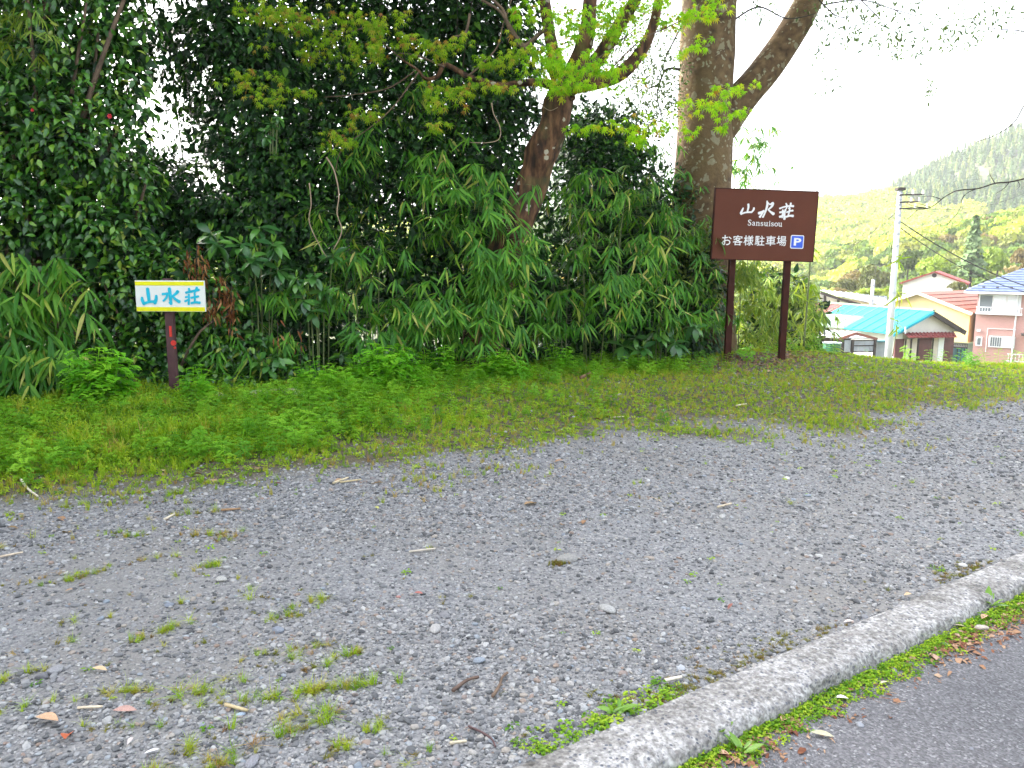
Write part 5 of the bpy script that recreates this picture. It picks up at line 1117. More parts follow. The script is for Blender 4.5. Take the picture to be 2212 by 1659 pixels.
# utility poles and wires
m_pole = plain('pole_concrete', (.46, .47, .51), .7, .07, 2)
def pole(label, top, foot, D, r0, r1, bands, nm='utility_pole'):
    f = PC(*foot, D); tp = PC(*top, D); t = thing(nm, label, 'pole', f - Vector((0, 0, 2.0))); up = tp - f + Vector((0, 0, 2.0))
    MB().tube([(0, 0, 0), up * .5, up], [r0, (r0 + r1) / 2, r1], 14).build('shaft', m_pole, t, True)
    for i, q in enumerate(bands): c = up * q; MB().tube([c - up.normalized() * .05, c + up.normalized() * .05], (r0 * (1 - q) + r1 * q) + .02, 14).build('band', m_grey, t)
    return t, tp
up_, tp = pole('tall pale concrete utility pole between the shed and the cream house', (1165, 96), (1080, 1335), 41, .19, .11, (.30, .5, .73, .79, .845, .88, .93, .955))
MB().box(tp - up_.location + Vector((0, 0, .06)), (.4, .36, .14)).build('cap', m_dk, up_)
bs = up_.location
for cy, ln in ((135, 1.1), (190, .9), (238, 1.3)):
    c = PC(1160, cy, 41) - bs; MB().bar(c + Vector((-.1, -.2, 0)), c + Vector((ln, -.25, .05)), .07).build('crossarm', m_dk, up_)
    for k in (.5, .95): MB().tube([c + Vector((ln * k, -.25, .05)), c + Vector((ln * k, -.25, .26))], [.06, .04], 8).build('insulator', m_white, up_)
pole('short white pole standing before the pale grey roof', (962, 778), (946, 960), 58, .14, .11, (.6, .9), 'short_pole')
def wire(label, a, b_, sag, r=.018):
    a, b_ = Vector(a), Vector(b_); q = [a.lerp(b_, k / 12) - Vector((0, 0, sag * 4 * (k / 12) * (1 - k / 12))) - a for k in range(13)]
    o = MB().tube(q, r, 5, False).build('wire', m_dk, None); o.location = a; tag(o, label, 'wire', 'overhead wires')
wire('thick upper wire descending right from the tall pole to the pink house', PC(1168, 335, 41), PC(2160, 838, 46), .3, .03)
wire('lower overhead wire descending right from the tall pole to the pink house', PC(1172, 385, 41), PC(2160, 880, 46), .45, .022)
wire('thin wire running left and down from the tall pole over the yellow wood', PC(1155, 250, 41), PC(560, 650, 60), .3, .012)
wire('thin wire along the upper right hillside', PC(1165, 215, 41), PC(2200, 70, 70), .8, .012)
# trees standing behind the houses, each on its own
def far_tree(label, foot, top, w, D, mat, seed, cat='tree', nm='hillside_tree', cone=False, n=900):
    f = PC(*foot, D); hh = (PC(foot[0], top, D) - f).length; t = thing(nm, label, cat, f, 0, 'trees behind the houses')
    ww = w / 3.016 / 1.17179 * D / FOCAL
    me = blob_mesh('crown', mat, n, seed, 1.0, cone, .075 if not cone else .085); o = link('crown', me, t); o.scale = (ww / (1.5 if not cone else .62),) * 2 + ((hh / 1.15) if not cone else hh / 1.55,); o.location = (0, 0, hh * .02)
    MB().tube([(0, 0, -2.5), (0, 0, hh * .5), (0.05, 0, hh * .9)], [hh * .025, hh * .018, hh * .006], 7).build('trunk', m_dtwig, t, True)
m_t1 = leafmat('fresh_tree', [(0, (.13, .21, .03)), (1, (.20, .27, .04))], .7, .3, .2); m_t2 = leafmat('dark_tree', [(0, (.05, .08, .02)), (1, (.10, .11, .035))], .7, .15, .2); m_t3 = leafmat('bronze_tree', [(0, (.14, .11, .04)), (1, (.20, .16, .06))], .7, .2, .2); m_t4 = leafmat('cedar', [(0, (.09, .15, .06)), (1, (.16, .23, .08))], .7, .1, .2)
far_tree('tall grey-green conifer standing above the white house', (1700, 790), 320, 190, 92, m_t4, 101, 'conifer', 'conifer_tree', True, 420)
far_tree('small dark conifer at the upper right edge of the near wood', (2050, 440), 320, 130, 150, m_t2, 102, 'conifer', 'conifer_tree', True)
far_tree('bright green round tree left of the tall conifer', (1400, 800), 560, 330, 90, m_t1, 103)
far_tree('light green tree right of the tall conifer', (1900, 800), 480, 300, 94, m_t1, 104)
far_tree('bronze-leaved tree above the blue tiled roof', (2090, 760), 500, 190, 96, m_t3, 105)
far_tree('dark evergreen tree just right of the tall pole', (1220, 760), 520, 230, 96, m_t2, 106)
far_tree('dark round evergreen just left of the tall pole', (960, 900), 640, 230, 84, m_t2, 107)
far_tree('low dark evergreen over the pale grey roof', (730, 890), 745, 220, 82, m_t2, 108)
far_tree('vivid green hedge tree beside the short white pole', (900, 920), 830, 250, 74, m_t1, 109)
far_tree('pale spring tree behind the low dark evergreen', (800, 850), 690, 200, 100, m_t3, 110)
far_tree('small green tree right of the white gable', (1600, 900), 780, 150, 70, m_t2, 111)
far_tree('small rust-coloured bush at the left end of the grey roof', (690, 890), 830, 120, 76, m_t3, 112)

# bare branches reaching in from a tree outside the frame at the right
def bare(label, main, subs, D, r):
    b0 = P(*main[0], D); t = thing('bare_branch', label, 'branch', b0)
    mb = MB(); pp, ra = smooth_path([P(x, y, D) - b0 for x, y in main], np.linspace(r, r * .3, len(main)).tolist(), 6); mb.tube(pp, ra, 7, True, .08); mb.build('limb', m_dtwig, t, True)
    for s_ in subs:
        mb = MB(); pp, ra = smooth_path([P(x, y, D) - b0 for x, y in s_], np.linspace(r * .5, r * .12, len(s_)).tolist(), 5); mb.tube(pp, ra, 5, True, .08); mb.build('twig', m_dtwig, t, True)
cr = lambda *q: [CR(*k) for k in q]
bare('thin bare branch reaching in from the right across the hillside to the utility pole', cr((2230, -30), (2111, 8), (2000, 32), (1890, 42), (1760, 82), (1640, 92), (1570, 110), (1500, 150), (1440, 200), (1380, 232), (1290, 245), (1205, 238)),
     [cr((1745, 85), (1680, 115), (1640, 160), (1625, 230), (1570, 310), (1500, 345), (1355, 385)), cr((1890, 42), (1870, 10), (1850, -30), (1845, -70)), cr((1640, 160), (1655, 130)), cr((1380, 232), (1260, 215), (1200, 180)), cr((1400, 225), (1320, 200), (1240, 190)), cr((1570, 310), (1520, 360)), cr((1300, 243), (1240, 300), (1190, 330)), cr((1480, 165), (1400, 140), (1300, 150)), cr((2000, 32), (1960, 80), (1900, 120), (1905, 140)), cr((2060, 20), (2080, 60), (2050, 95))], 8.5, .009)
bare('pale twig curving against the white sky at the right edge', [(2240, 190), (2212, 228), (2190, 265), (2150, 292), (2110, 306)], [[(2212, 228), (2224, 205), (2206, 200), (2170, 202), (2130, 195), (2100, 185)]], 9, .009)
bare('leafy twig high at the right edge against the sky', [(2240, 75), (2200, 66), (2150, 62), (2115, 52), (2100, 40)], [[(2150, 62), (2130, 75), (2110, 82)], [(2200, 66), (2180, 85), (2160, 92)]], 9, .007)

# ================================================================== air
m_air = bpy.data.materials.new('haze'); m_air.use_nodes = True; nt = m_air.node_tree; nt.nodes.clear()
pv = nt.nodes.new('ShaderNodeVolumePrincipled'); pv.inputs['Color'].default_value = (.93, .96, 1, 1); pv.inputs['Density'].default_value = HAZE; pv.inputs['Anisotropy'].default_value = .35
om = nt.nodes.new('ShaderNodeOutputMaterial'); nt.links.new(pv.outputs[0], om.inputs['Volume'])
if HAZE > 0:
    tag(MB().box((60, 620, 70), (5300, 4800, 180)).build('haze', m_air), 'pale haze in the valley air', 'haze', None, 'stuff')
# ================================================================== signs
m_brown = plain('brown_sign_enamel', (.115, .037, .021), .75, .06, 3); m_brownp = plain('brown_post_paint', (.048, .014, .009), .75, .25, 6)
for m_ in (m_brown, m_brownp): m_.node_tree.nodes['Principled BSDF'].inputs['Specular IOR Level'].default_value = .2
m_sw = plain('sign_white', (.78, .77, .77), .6, .02); m_blue = plain('sign_blue', (.03, .10, .62), .45, .03); m_yel = plain('sign_yellow', (.88, .82, .0), .5, .04); m_boardw = plain('sign_board_white', (.86, .86, .84), .5, .03, 5)
m_cy = plain('sign_cyan', (.0, .50, .72), .5, .12, 30); m_halo = plain('sign_pale_cyan', (.45, .76, .80), .5, .05, 30); m_red = plain('red_paint', (.60, .03, .02), .55, .2, 20); m_pst = plain('maroon_post', (.085, .035, .04), .6, .25, 9)
def brush(name, strokes, sx, sz, cx, cy, mat, parent, y0=-.004, kw=1.0, round_=6):
    """lettering as brush strokes: each a smooth ribbon whose width changes, laid a hair apart"""
    mb = MB()
    for si, st in enumerate(strokes):
        q = [Vector(((x - cx) * sx, 0, -(y - cy) * sz)) for x, y, w in st]; pp, ra = smooth_path(q, [w * .5 * sx * kw for x, y, w in st], 5) if len(q) > 1 else (q, [st[0][2] * .5 * sx])
        yy = y0 - si * .0004; n0 = len(mb.v); m = len(pp)
        L_, R_ = [], []
        for i, p in enumerate(pp):
            d = (pp[min(i+1, m-1)] - pp[max(i-1, 0)]); d = d.normalized() if d.length > 1e-9 else Vector((1, 0, 0)); nn = Vector((-d.z, 0, d.x))
            L_.append(p + nn * ra[i]); R_.append(p - nn * ra[i])
        d0 = (pp[1] - pp[0]).normalized(); d1 = (pp[-1] - pp[-2]).normalized()
        def capp(c, d, r, a0):
            n_ = Vector((-d.z, 0, d.x)); return [c + n_ * (math.cos(a) * r) + d * (math.sin(a) * r * .8) for a in [math.pi * (k + 1) / (round_ + 1) for k in range(round_)]]
        poly = L_ + capp(pp[-1], d1, ra[-1], 0) + R_[::-1] + [pp[0] - (k - pp[0]) if False else k for k in [pp[0] - Vector((-d0.z, 0, d0.x)) * (math.cos(a) * ra[0]) - d0 * (math.sin(a) * ra[0] * .8) for a in [math.pi * (k + 1) / (round_ + 1) for k in range(round_)]]]
        # fan from the spine: quads along the ribbon plus two end caps
        for i in range(m): mb.v += [(L_[i].x, yy, L_[i].z), (R_[i].x, yy, R_[i].z)]
        for i in range(m - 1): mb.f.append((n0 + 2*i, n0 + 2*i + 1, n0 + 2*i + 3, n0 + 2*i + 2))
        for c, cp in ((pp[-1], capp(pp[-1], d1, ra[-1], 0)), (pp[0], [pp[0] - (k - pp[0]) for k in capp(pp[0], d0, ra[0], 0)])):
            k0 = len(mb.v); a_, b_ = (L_[-1], R_[-1]) if c is pp[-1] else (R_[0], L_[0])
            mb.v += [(v.x, yy, v.z) for v in [a_] + cp + [b_]]; mb.f.append(tuple(range(k0, k0 + len(cp) + 2)))
    me = mb.mesh(name, mat)
    return link(name, me, parent)
def text(name, body, size, mat, parent, loc, bold=0.0, wide=1.0):
    c = bpy.data.curves.new(name, 'FONT'); c.body = body; c.size = size; c.align_x = 'LEFT'; c.offset = bold; c.resolution_u = 3
    o = bpy.data.objects.new(name, c); COL.objects.link(o); bpy.context.view_layer.update()
    me = bpy.data.meshes.new_from_object(o.evaluated_get(bpy.context.evaluated_depsgraph_get())); COL.objects.unlink(o); bpy.data.objects.remove(o)
    co = np.array([v.co for v in me.vertices]); x0, x1 = co[:, 0].min(), co[:, 0].max(); y0, y1 = co[:, 1].min(), co[:, 1].max()
    return me, (x0, x1, y0, y1)
def set_text(name, body, mat, parent, x0, x1, z0, z1, y, bold=.0):
    me, (a, b_, c, d) = text(name, body, 1.0, mat, parent, None, bold)
    me.materials.clear(); me.materials.append(mat)
    for v in me.vertices: v.co = (x0 + (v.co.x - a) / (b_ - a) * (x1 - x0), y, z0 + (v.co.y - c) / (d - c) * (z1 - z0))
    me.update(); return link(name, me, parent)

# the brown parking sign
D = 11.75
foot = G(1570, 797); D = foot.y
cc = P(1651, 487, D); W, H = (P(1765, 487, D) - P(1541, 487, D)).x, (P(1651, 412, D) - P(1651, 562, D)).z
sg = thing('parking_sign', 'large brown parking sign on two posts with white Japanese lettering', 'sign', Vector((cc.x, D, 0)))
pn = MB().box((0, 0, 0), (W, .045, H)).build('panel', m_brown, sg); pn.location = (0, 0, cc.z); pn.rotation_euler = (0, R(1.0), R(4))
rim = MB()
for sx_ in (-1, 1): rim.box((sx_ * (W / 2 + .006), 0.004, 0), (.012, .06, H + .024))
for sz_ in (-1, 1): rim.box((0, 0.004, sz_ * (H / 2 + .006)), (W, .06, .012))
rim.build('edge_trim', m_brownp, pn)
kx, kz, ox, oz = W / 1426, H / 955, 803, 608
def fix(st, ): return [[(x, y - (x - ox) * .030, w) for x, y, w in s] for s in st]
YAMA = [[(480, 372, 12), (466, 410, 20), (452, 440, 18), (462, 456, 16)], [(456, 452, 16), (510, 434, 14), (560, 428, 16), (602, 428, 16)], [(548, 322, 20), (552, 365, 18), (540, 428, 14)], [(630, 372, 18), (626, 395, 18), (600, 430, 14)]]
MIZU = [[(808, 278, 14), (814, 330, 22), (800, 400, 18), (782, 455, 16), (764, 494, 18)], [(706, 442, 26), (748, 424, 20), (772, 402, 10)], [(722, 492, 22), (745, 456, 16), (776, 408, 10)], [(815, 290, 10), (850, 322, 12), (888, 304, 24), (880, 345, 20), (832, 392, 12)], [(830, 392, 12), (868, 424, 18), (908, 450, 28)]]
SOU = [[(992, 376, 16), (1060, 352, 14), (1130, 342, 16), (1180, 344, 20)], [(1076, 308, 14), (1090, 340, 16), (1084, 380, 12)], [(1142, 306, 18), (1136, 340, 16), (1118, 376, 12)], [(1036, 398, 16), (1040, 440, 18), (1034, 500, 14)], [(998, 430, 18), (1040, 420, 14), (1080, 404, 12)], [(1072, 390, 16), (1064, 450, 18), (1068, 518, 24)], [(1002, 490, 22), (1040, 474, 14), (1064, 460, 10)], [(1092, 428, 14), (1140, 410, 14), (1176, 404, 18)], [(1132, 372, 16), (1128, 420, 16), (1116, 476, 14)], [(1090, 490, 18), (1140, 476, 16), (1184, 478, 24)]]
for nm, ch in (('brush_letter', YAMA), ('brush_letter', MIZU), ('brush_letter', SOU)): brush(nm, fix(ch), kx, kz, ox, oz, m_sw, pn, -.0265, 1.5)
def lx(x): return (x - ox) * kx
def lz(x, y): return -(y - (x - ox) * .030 - oz) * kz
# Sansuisou in a serif face, drawn with thick and thin strokes
def serif(x, w, h_, ch):
    k, tn, b = 9.5, 4.5, 0
    f = lambda a, c: (x + a * w, 630 - c * h_)
    S = []
    def st(pts, ws): S.append([(*f(*p), q) for p, q in zip(pts, ws)])
    if ch == 'S': st([(.9, 1.3), (.86, 1.52), (.5, 1.62), (.12, 1.42), (.2, 1.1), (.7, .72), (.92, .4), (.7, .06), (.35, 0), (.06, .12), (.06, .4)], [5, 5, 6, 8, 10, 11, 10, 7, 6, 6, 6])
    if ch == 'a': st([(.12, .82), (.25, .98), (.55, 1.0), (.72, .8), (.72, .15), (.82, .02), (.98, .06)], [8, 6, 6, 9, 9, 6, 4]); st([(.72, .58), (.3, .46), (.1, .25), (.25, .02), (.55, .05), (.72, .2)], [5, 6, 8, 6, 5, 4])
    if ch == 'n': st([(.02, .96), (.16, .96), (.18, .0)], [5, 8, 9]); st([(.0, .0), (.36, .0)], [5, 5]); st([(.2, .8), (.45, 1.0), (.72, .9), (.78, .6), (.78, 0)], [5, 6, 9, 9, 9]); st([(.62, 0), (.96, 0)], [5, 5])
    if ch == 's': st([(.84, .74), (.8, .92), (.48, 1.0), (.16, .86), (.2, .64), (.7, .42), (.88, .22), (.65, .02), (.35, 0), (.1, .08), (.08, .28)], [4, 4, 5, 7, 8, 9, 8, 6, 5, 5, 5])
    if ch == 'u': st([(.0, .98), (.18, .98), (.2, .3), (.34, .03), (.6, .06), (.76, .25)], [5, 8, 9, 8, 6, 5]); st([(.62, .98), (.78, .98), (.79, .02), (.98, .02)], [5, 8, 9, 5])
    if ch == 'i': st([(.1, .96), (.5, .96), (.5, 0)], [5, 8, 9]); st([(.1, 0), (.92, 0)], [5, 5]); st([(.46, 1.36), (.52, 1.36)], [11, 11])
    if ch == 'o': st([(.5, 1.0), (.14, .8), (.1, .5), (.16, .18), (.5, 0), (.84, .18), (.9, .5), (.86, .8), (.5, 1.0)], [5, 8, 10, 8, 5, 8, 10, 8, 5])
    return S
pos = [('S', 563, 44), ('a', 622, 42), ('n', 676, 52), ('s', 740, 38), ('u', 790, 52), ('i', 853, 26), ('s', 888, 38), ('o', 936, 46), ('u', 990, 52)]
for ch, x, w in pos: brush('serif_letter', fix([[(a, b_ + (x - ox) * .030 * 1.0 - 0, q) for a, b_, q in s] for s in serif(x, w, 46, ch)]) if False else [[(a, b_ - 16, q * 1.25) for a, b_, q in s] for s in serif(x, w, 46, ch)], kx, kz, ox, oz, m_sw, pn, -.0265)
chars = 'お客様駐車場'; xs_ = [(215, 345), (368, 502), (520, 655), (678, 812), (832, 968), (985, 1118)]
for c_, (xa, xb) in zip(chars, xs_):
    lo = set_text('letter', c_, m_sw, pn, lx(xa), lx(xb), lz((xa + xb) / 2, 884 - 4 + (xa - 215) * .014), lz((xa + xb) / 2, 748 - 4 + (xa - 215) * .014), -.0262)
    for q in ((.0017, 0), (-.0017, 0), (0, .0014), (0, -.0014)):       # a heavier face: the strokes printed again a hair aside
        l2 = link('letter_weight', lo.data, lo); l2.location = (q[0], -.0002 - abs(q[0]) * .1 - (q[0] > 0) * .0002 - (q[1] > 0) * .00045 - (q[1] < 0) * .0006, q[1])
def rrect(name, x0, x1, z0, z1, r, y, mat, parent, d=.006):
    mb = MB(); pts = []
    for cx_, cz_, a0 in ((x1 - r, z1 - r, 0), (x0 + r, z1 - r, 90), (x0 + r, z0 + r, 180), (x1 - r, z0 + r, 270)):
        for k in range(5): a = R(a0 + k * 22.5); pts.append((cx_ + math.cos(a) * r, cz_ + math.sin(a) * r))
    n = len(pts); mb.v = [(x, y, z) for x, z in pts] + [(x, y + d, z) for x, z in pts]; mb.f = [tuple(range(n - 1, -1, -1))[::-1]] + [(i, i + n, (i + 1) % n + n, (i + 1) % n) for i in range(n)]
    return mb.build(name, mat, parent)
px0, px1, pz0, pz1 = lx(1180), lx(1368), lz(1274, 930), lz(1274, 742)
rrect('parking_symbol', px0, px1, pz0, pz1, .022, -.0285, m_sw, pn); e = W * .0085
rrect('parking_symbol_face', px0 + e, px1 - e, pz0 + e, pz1 - e, .014, -.0305, m_blue, pn, .001)
set_text('parking_letter', 'P', m_sw, pn, lx(1226), lx(1330), lz(1278, 888), lz(1278, 782), -.0318, .03)
for xb, yb, xt in ((1570, 797, 1584), (1689, 778, 1703)):
    fb = P(xb, yb, D + .03); tpp = P(xt, 560, D + .03); mb = MB(); a, b_ = fb - Vector((cc.x, D, 0)), tpp - Vector((cc.x, D, 0))
    b_.x = b_.x; mb.box(((a.x + b_.x) / 2, .065, (a.z - .4 + cc.z + H * .3) / 2), (.085, .085, cc.z + H * .3 - a.z + .4)); mb.build('post', m_brownp, sg)

# the small yellow and white sign
foot = G(378, 862); D2 = foot.y; kk = D2 / FOCAL
cb = P(373, 639, D2); SX = 5.027 * 1.17179       # detail px per picture px
W2, H2 = 866 / SX * kk, 388 / SX * kk
ss = thing('name_sign', 'small yellow and white sign with cyan lettering on one maroon post', 'sign', Vector((foot.x, D2, 0)))
bo = MB().box((0, 0, 0), (W2, .03, H2)).build('board', m_boardw, ss); bo.location = (cb.x - foot.x, -.05, cb.z); bo.rotation_euler = (0, R(-.4), 0)
k2 = kk / SX; ox2, oz2 = 538, 298
for z0, z1 in ((118, 166), (436, 488)): MB().box((0, -.0165, -((z0 + z1) / 2 - oz2) * k2), (W2 - .004, .002, (z1 - z0) * k2)).build('stripe', m_yel, bo)
Y2 = [[(262, 208, 30), (268, 280, 34), (272, 372, 26)], [(186, 318, 22), (188, 350, 30), (204, 392, 30)], [(200, 396, 26), (270, 372, 22), (345, 366, 26)], [(366, 294, 22), (362, 340, 30), (344, 386, 30)]]
M2 = [[(536, 206, 30), (542, 290, 32), (546, 396, 26)], [(546, 392, 22), (524, 380, 14)], [(446, 274, 22), (510, 266, 22)], [(508, 268, 22), (492, 318, 20), (452, 358, 18)], [(640, 240, 30), (610, 272, 24), (570, 300, 16)], [(566, 296, 18), (606, 336, 24), (652, 368, 32)]]
S2 = [[(742, 254, 22), (820, 238, 22), (905, 218, 24)], [(782, 204, 20), (792, 250, 20)], [(884, 192, 24), (856, 246, 18)], [(778, 278, 18), (776, 340, 18), (768, 398, 22)], [(735, 310, 18), (768, 304, 14)], [(726, 362, 20), (768, 342, 16)], [(804, 318, 18), (896, 300, 20)], [(850, 262, 18), (852, 320, 18), (846, 376, 18)], [(804, 384, 20), (860, 374, 20), (908, 380, 26)]]
for ch in (Y2, M2, S2):
    brush('letter_halo', ch, k2, k2, ox2, oz2, m_halo, bo, -.0156, 1.6); brush('letter', ch, k2, k2, ox2, oz2, m_cy, bo, -.0205, 1.25)
pz = cb.z - H2 / 2
po = MB().box((0, 0, (cb.z + H2 * .5 + .02 - .4) / 2), (.083, .06, cb.z + H2 * .5 + .02 + .4)).build('post', m_pst, ss)
po.rotation_euler = (0, R(-.5), 0)
a = P(371, 716, D2 - .03); MB().box((a.x - foot.x - .012, -.032, a.z), (.026, .004, .115)).build('red_mark', m_red, ss)
a = P(376, 741, D2 - .03); mb = MB(); mb.tube([(a.x - foot.x - .006, -.034, a.z), (a.x - foot.x - .006, -.030, a.z)], .030, 10); mb.tube([(a.x - foot.x + .006, -.034, a.z - .05), (a.x - foot.x + .006, -.030, a.z - .05)], .014, 8); mb.build('red_mark', m_red, ss)
MB().box((cb.x - foot.x - W2 * .5 + .0, .0, cb.z - .01), (.03, .05, H2 * .5)).build('bracket', m_pst, ss)

# ================================================================== small things on the ground
def onlot(x, y, lift=0.):
    p = G(x, y)
    for _ in range(3): p = G(x, y, float(lot_z(np.array([p.x]), np.array([p.y]))[0]))
    return p + Vector((0, 0, lift))
# pale slabs at the foot of the thicket
m_slab = plain('pale_stone', (.42, .34, .27), .9, .2, 12, 0, .6); ST = [stone_mesh('stone', 200 + i, None, 3, .1) for i in range(4)]
for x, y, w, h_, lbl in ((600, 862, 110, 22, 'pale flat stone slab in the weeds, the larger of two right of the small sign post'), (455, 868, 90, 12, 'thin pale stone edge just right of the small sign post')):
    p = onlot(x, y); me = ST[0 if w > 100 else 1].copy(); me.materials.clear(); me.materials.append(m_slab); me.name = 'stone_slab'
    o = link('stone_slab', me); o.location = p + Vector((0, .1, .03)); o.scale = (w * p.y / FOCAL * 1.05, .32, h_ * p.y / FOCAL * 2.0); tag(o, lbl, 'stone')
# stones one can pick out on the gravel
STN = [('mossy pale boulder at the middle of the gravel, biggest stone of the lot', 1226, 1212, 40, (.24, .235, .22)), ('flat pale stone left of the middle', 478, 1255, 26, (.36, .355, .33)), ('dark rounded stone above the mossy boulder', 1100, 1190, 18, (.14, .145, .16)), ('brownish stone near the right of the mossy boulder', 1405, 1207, 20, (.30, .26, .22)), ('broad light stone low in the centre of the gravel', 1312, 1420 - 100, 40, (.31, .31, .3)), ('bluish flat stone low in the gravel', 1035, 1480 - 50, 30, (.22, .25, .29)), ('white chip stone low in the centre', 1050, 1395, 18, (.42, .415, .41)), ('dark slab stone at the lower centre', 960, 1332, 30, (.18, .18, .19)), ('speckled pale stone beside a sprout', 940, 1362, 34, (.34, .33, .32)), ('slate-blue stone near the left edge', 365, 1310, 22, (.18, .2, .24)), ('blue-grey stone by the left straw', 600, 1365, 30, (.20, .22, .26)), ('pale oval stone by the kerb, right of centre', 1470, 1445, 24, (.36, .38, .42)), ('tan stone at the right of the gravel', 2120, 1018 + 340, 20, (.42, .37, .31)), ('white stone near the right end of the kerb', 2080, 1224, 20, (.42, .415, .4)), ('dark lump at the lower left', 92, 1465, 30, (.13, .13, .14)), ('grey stone lump beside the dark lump', 120, 1452, 34, (.25, .25, .26)), ('sky-blue chip low at the left', 520, 1545, 16, (.32, .40, .50)), ('pinkish stone at lower left', 860, 1291, 14, (.34, .18, .16)), ('round stone against the kerb weeds', 1290, 1617 - 30, 20, (.30, .31, .33)), ('tall grey stone at the far right', 1700, 1108, 18, (.2, .19, .18)), ('pair stone on the right gravel, pale', 1560, 1118, 18, (.36, .36, .34)), ('grey river stone near the middle right', 1780, 1140, 18, (.27, .27, .28)), ('white stone at the grass edge on the right', 1700, 1035, 16, (.55, .54, .5)), ('blue stone at the right under the grass edge', 1745, 1072, 16, (.25, .29, .33)), ('grey stone at bottom edge, left of centre', 545, 1650, 34, (.22, .22, .24))]
for i, (lb, x, y, w, c) in enumerate(STN):
    p = onlot(x, y); dist = (p - Vector((0, 0, 1.5))).length; me = ST[i % 4].copy(); me.materials.clear(); me.materials.append(plain('stone_%02d' % i, c, .85, .22, 9, 0, .4)); me.name = 'stone'
    o = link('stone', me); s_ = w * dist / FOCAL; o.location = p + Vector((0, 0, s_ * .12)); o.scale = (s_, s_ * .8, s_ * .62); o.rotation_euler = (rs.randn() * .1, rs.randn() * .1, rs.rand() * 6); tag(o, lb, 'stone', 'larger stones on the gravel')
p0 = onlot(1205, 1218); lay('boulder_moss', 'mosses', p_moss, np.full(60, uv_of(p0.x, p0.y)[0]) + rs.randn(60) * .025, np.full(60, uv_of(p0.x, p0.y)[1]) + rs.randn(60) * .018, .018 + .012 * rs.rand(60), 'olive moss cushion against the biggest stone of the lot', 'moss')
RST = [('round blue-grey stone on the asphalt by the gutter, left of a pair', 1510 + 40, 1583 + 10, 14), ('larger grey stone on the asphalt by the gutter', 1556, 1600, 16), ('grey stone on the open asphalt below the gutter', 1856, 1570, 22), ('dark stone in the gutter litter midway up the road', 1932, 1452, 18), ('grey stone at the gutter edge near the right', 2040, 1395, 16), ('small pale stone alone on the asphalt', 1876, 1632, 10), ('pebble on the asphalt toward the right edge', 2098, 1600 + 20, 12)]
for i, (lb, x, y, w) in enumerate(RST):
    p = G(x, y, ROAD_Z); s_ = w * p.length / FOCAL; me = ST[i % 4].copy(); me.materials.clear(); me.materials.append(plain('road_stone_%d' % i, (.2 + .03 * (i % 3), .21 + .03 * (i % 3), .235 + .03 * (i % 3)), .8, .2, 12)); me.name = 'stone'
    o = link('stone', me); o.location = p + Vector((0, 0, s_ * .2)); o.scale = (s_, s_ * .85, s_ * .7); o.rotation_euler = (0, 0, i * 1.3); tag(o, lb, 'stone', 'stones on the asphalt')
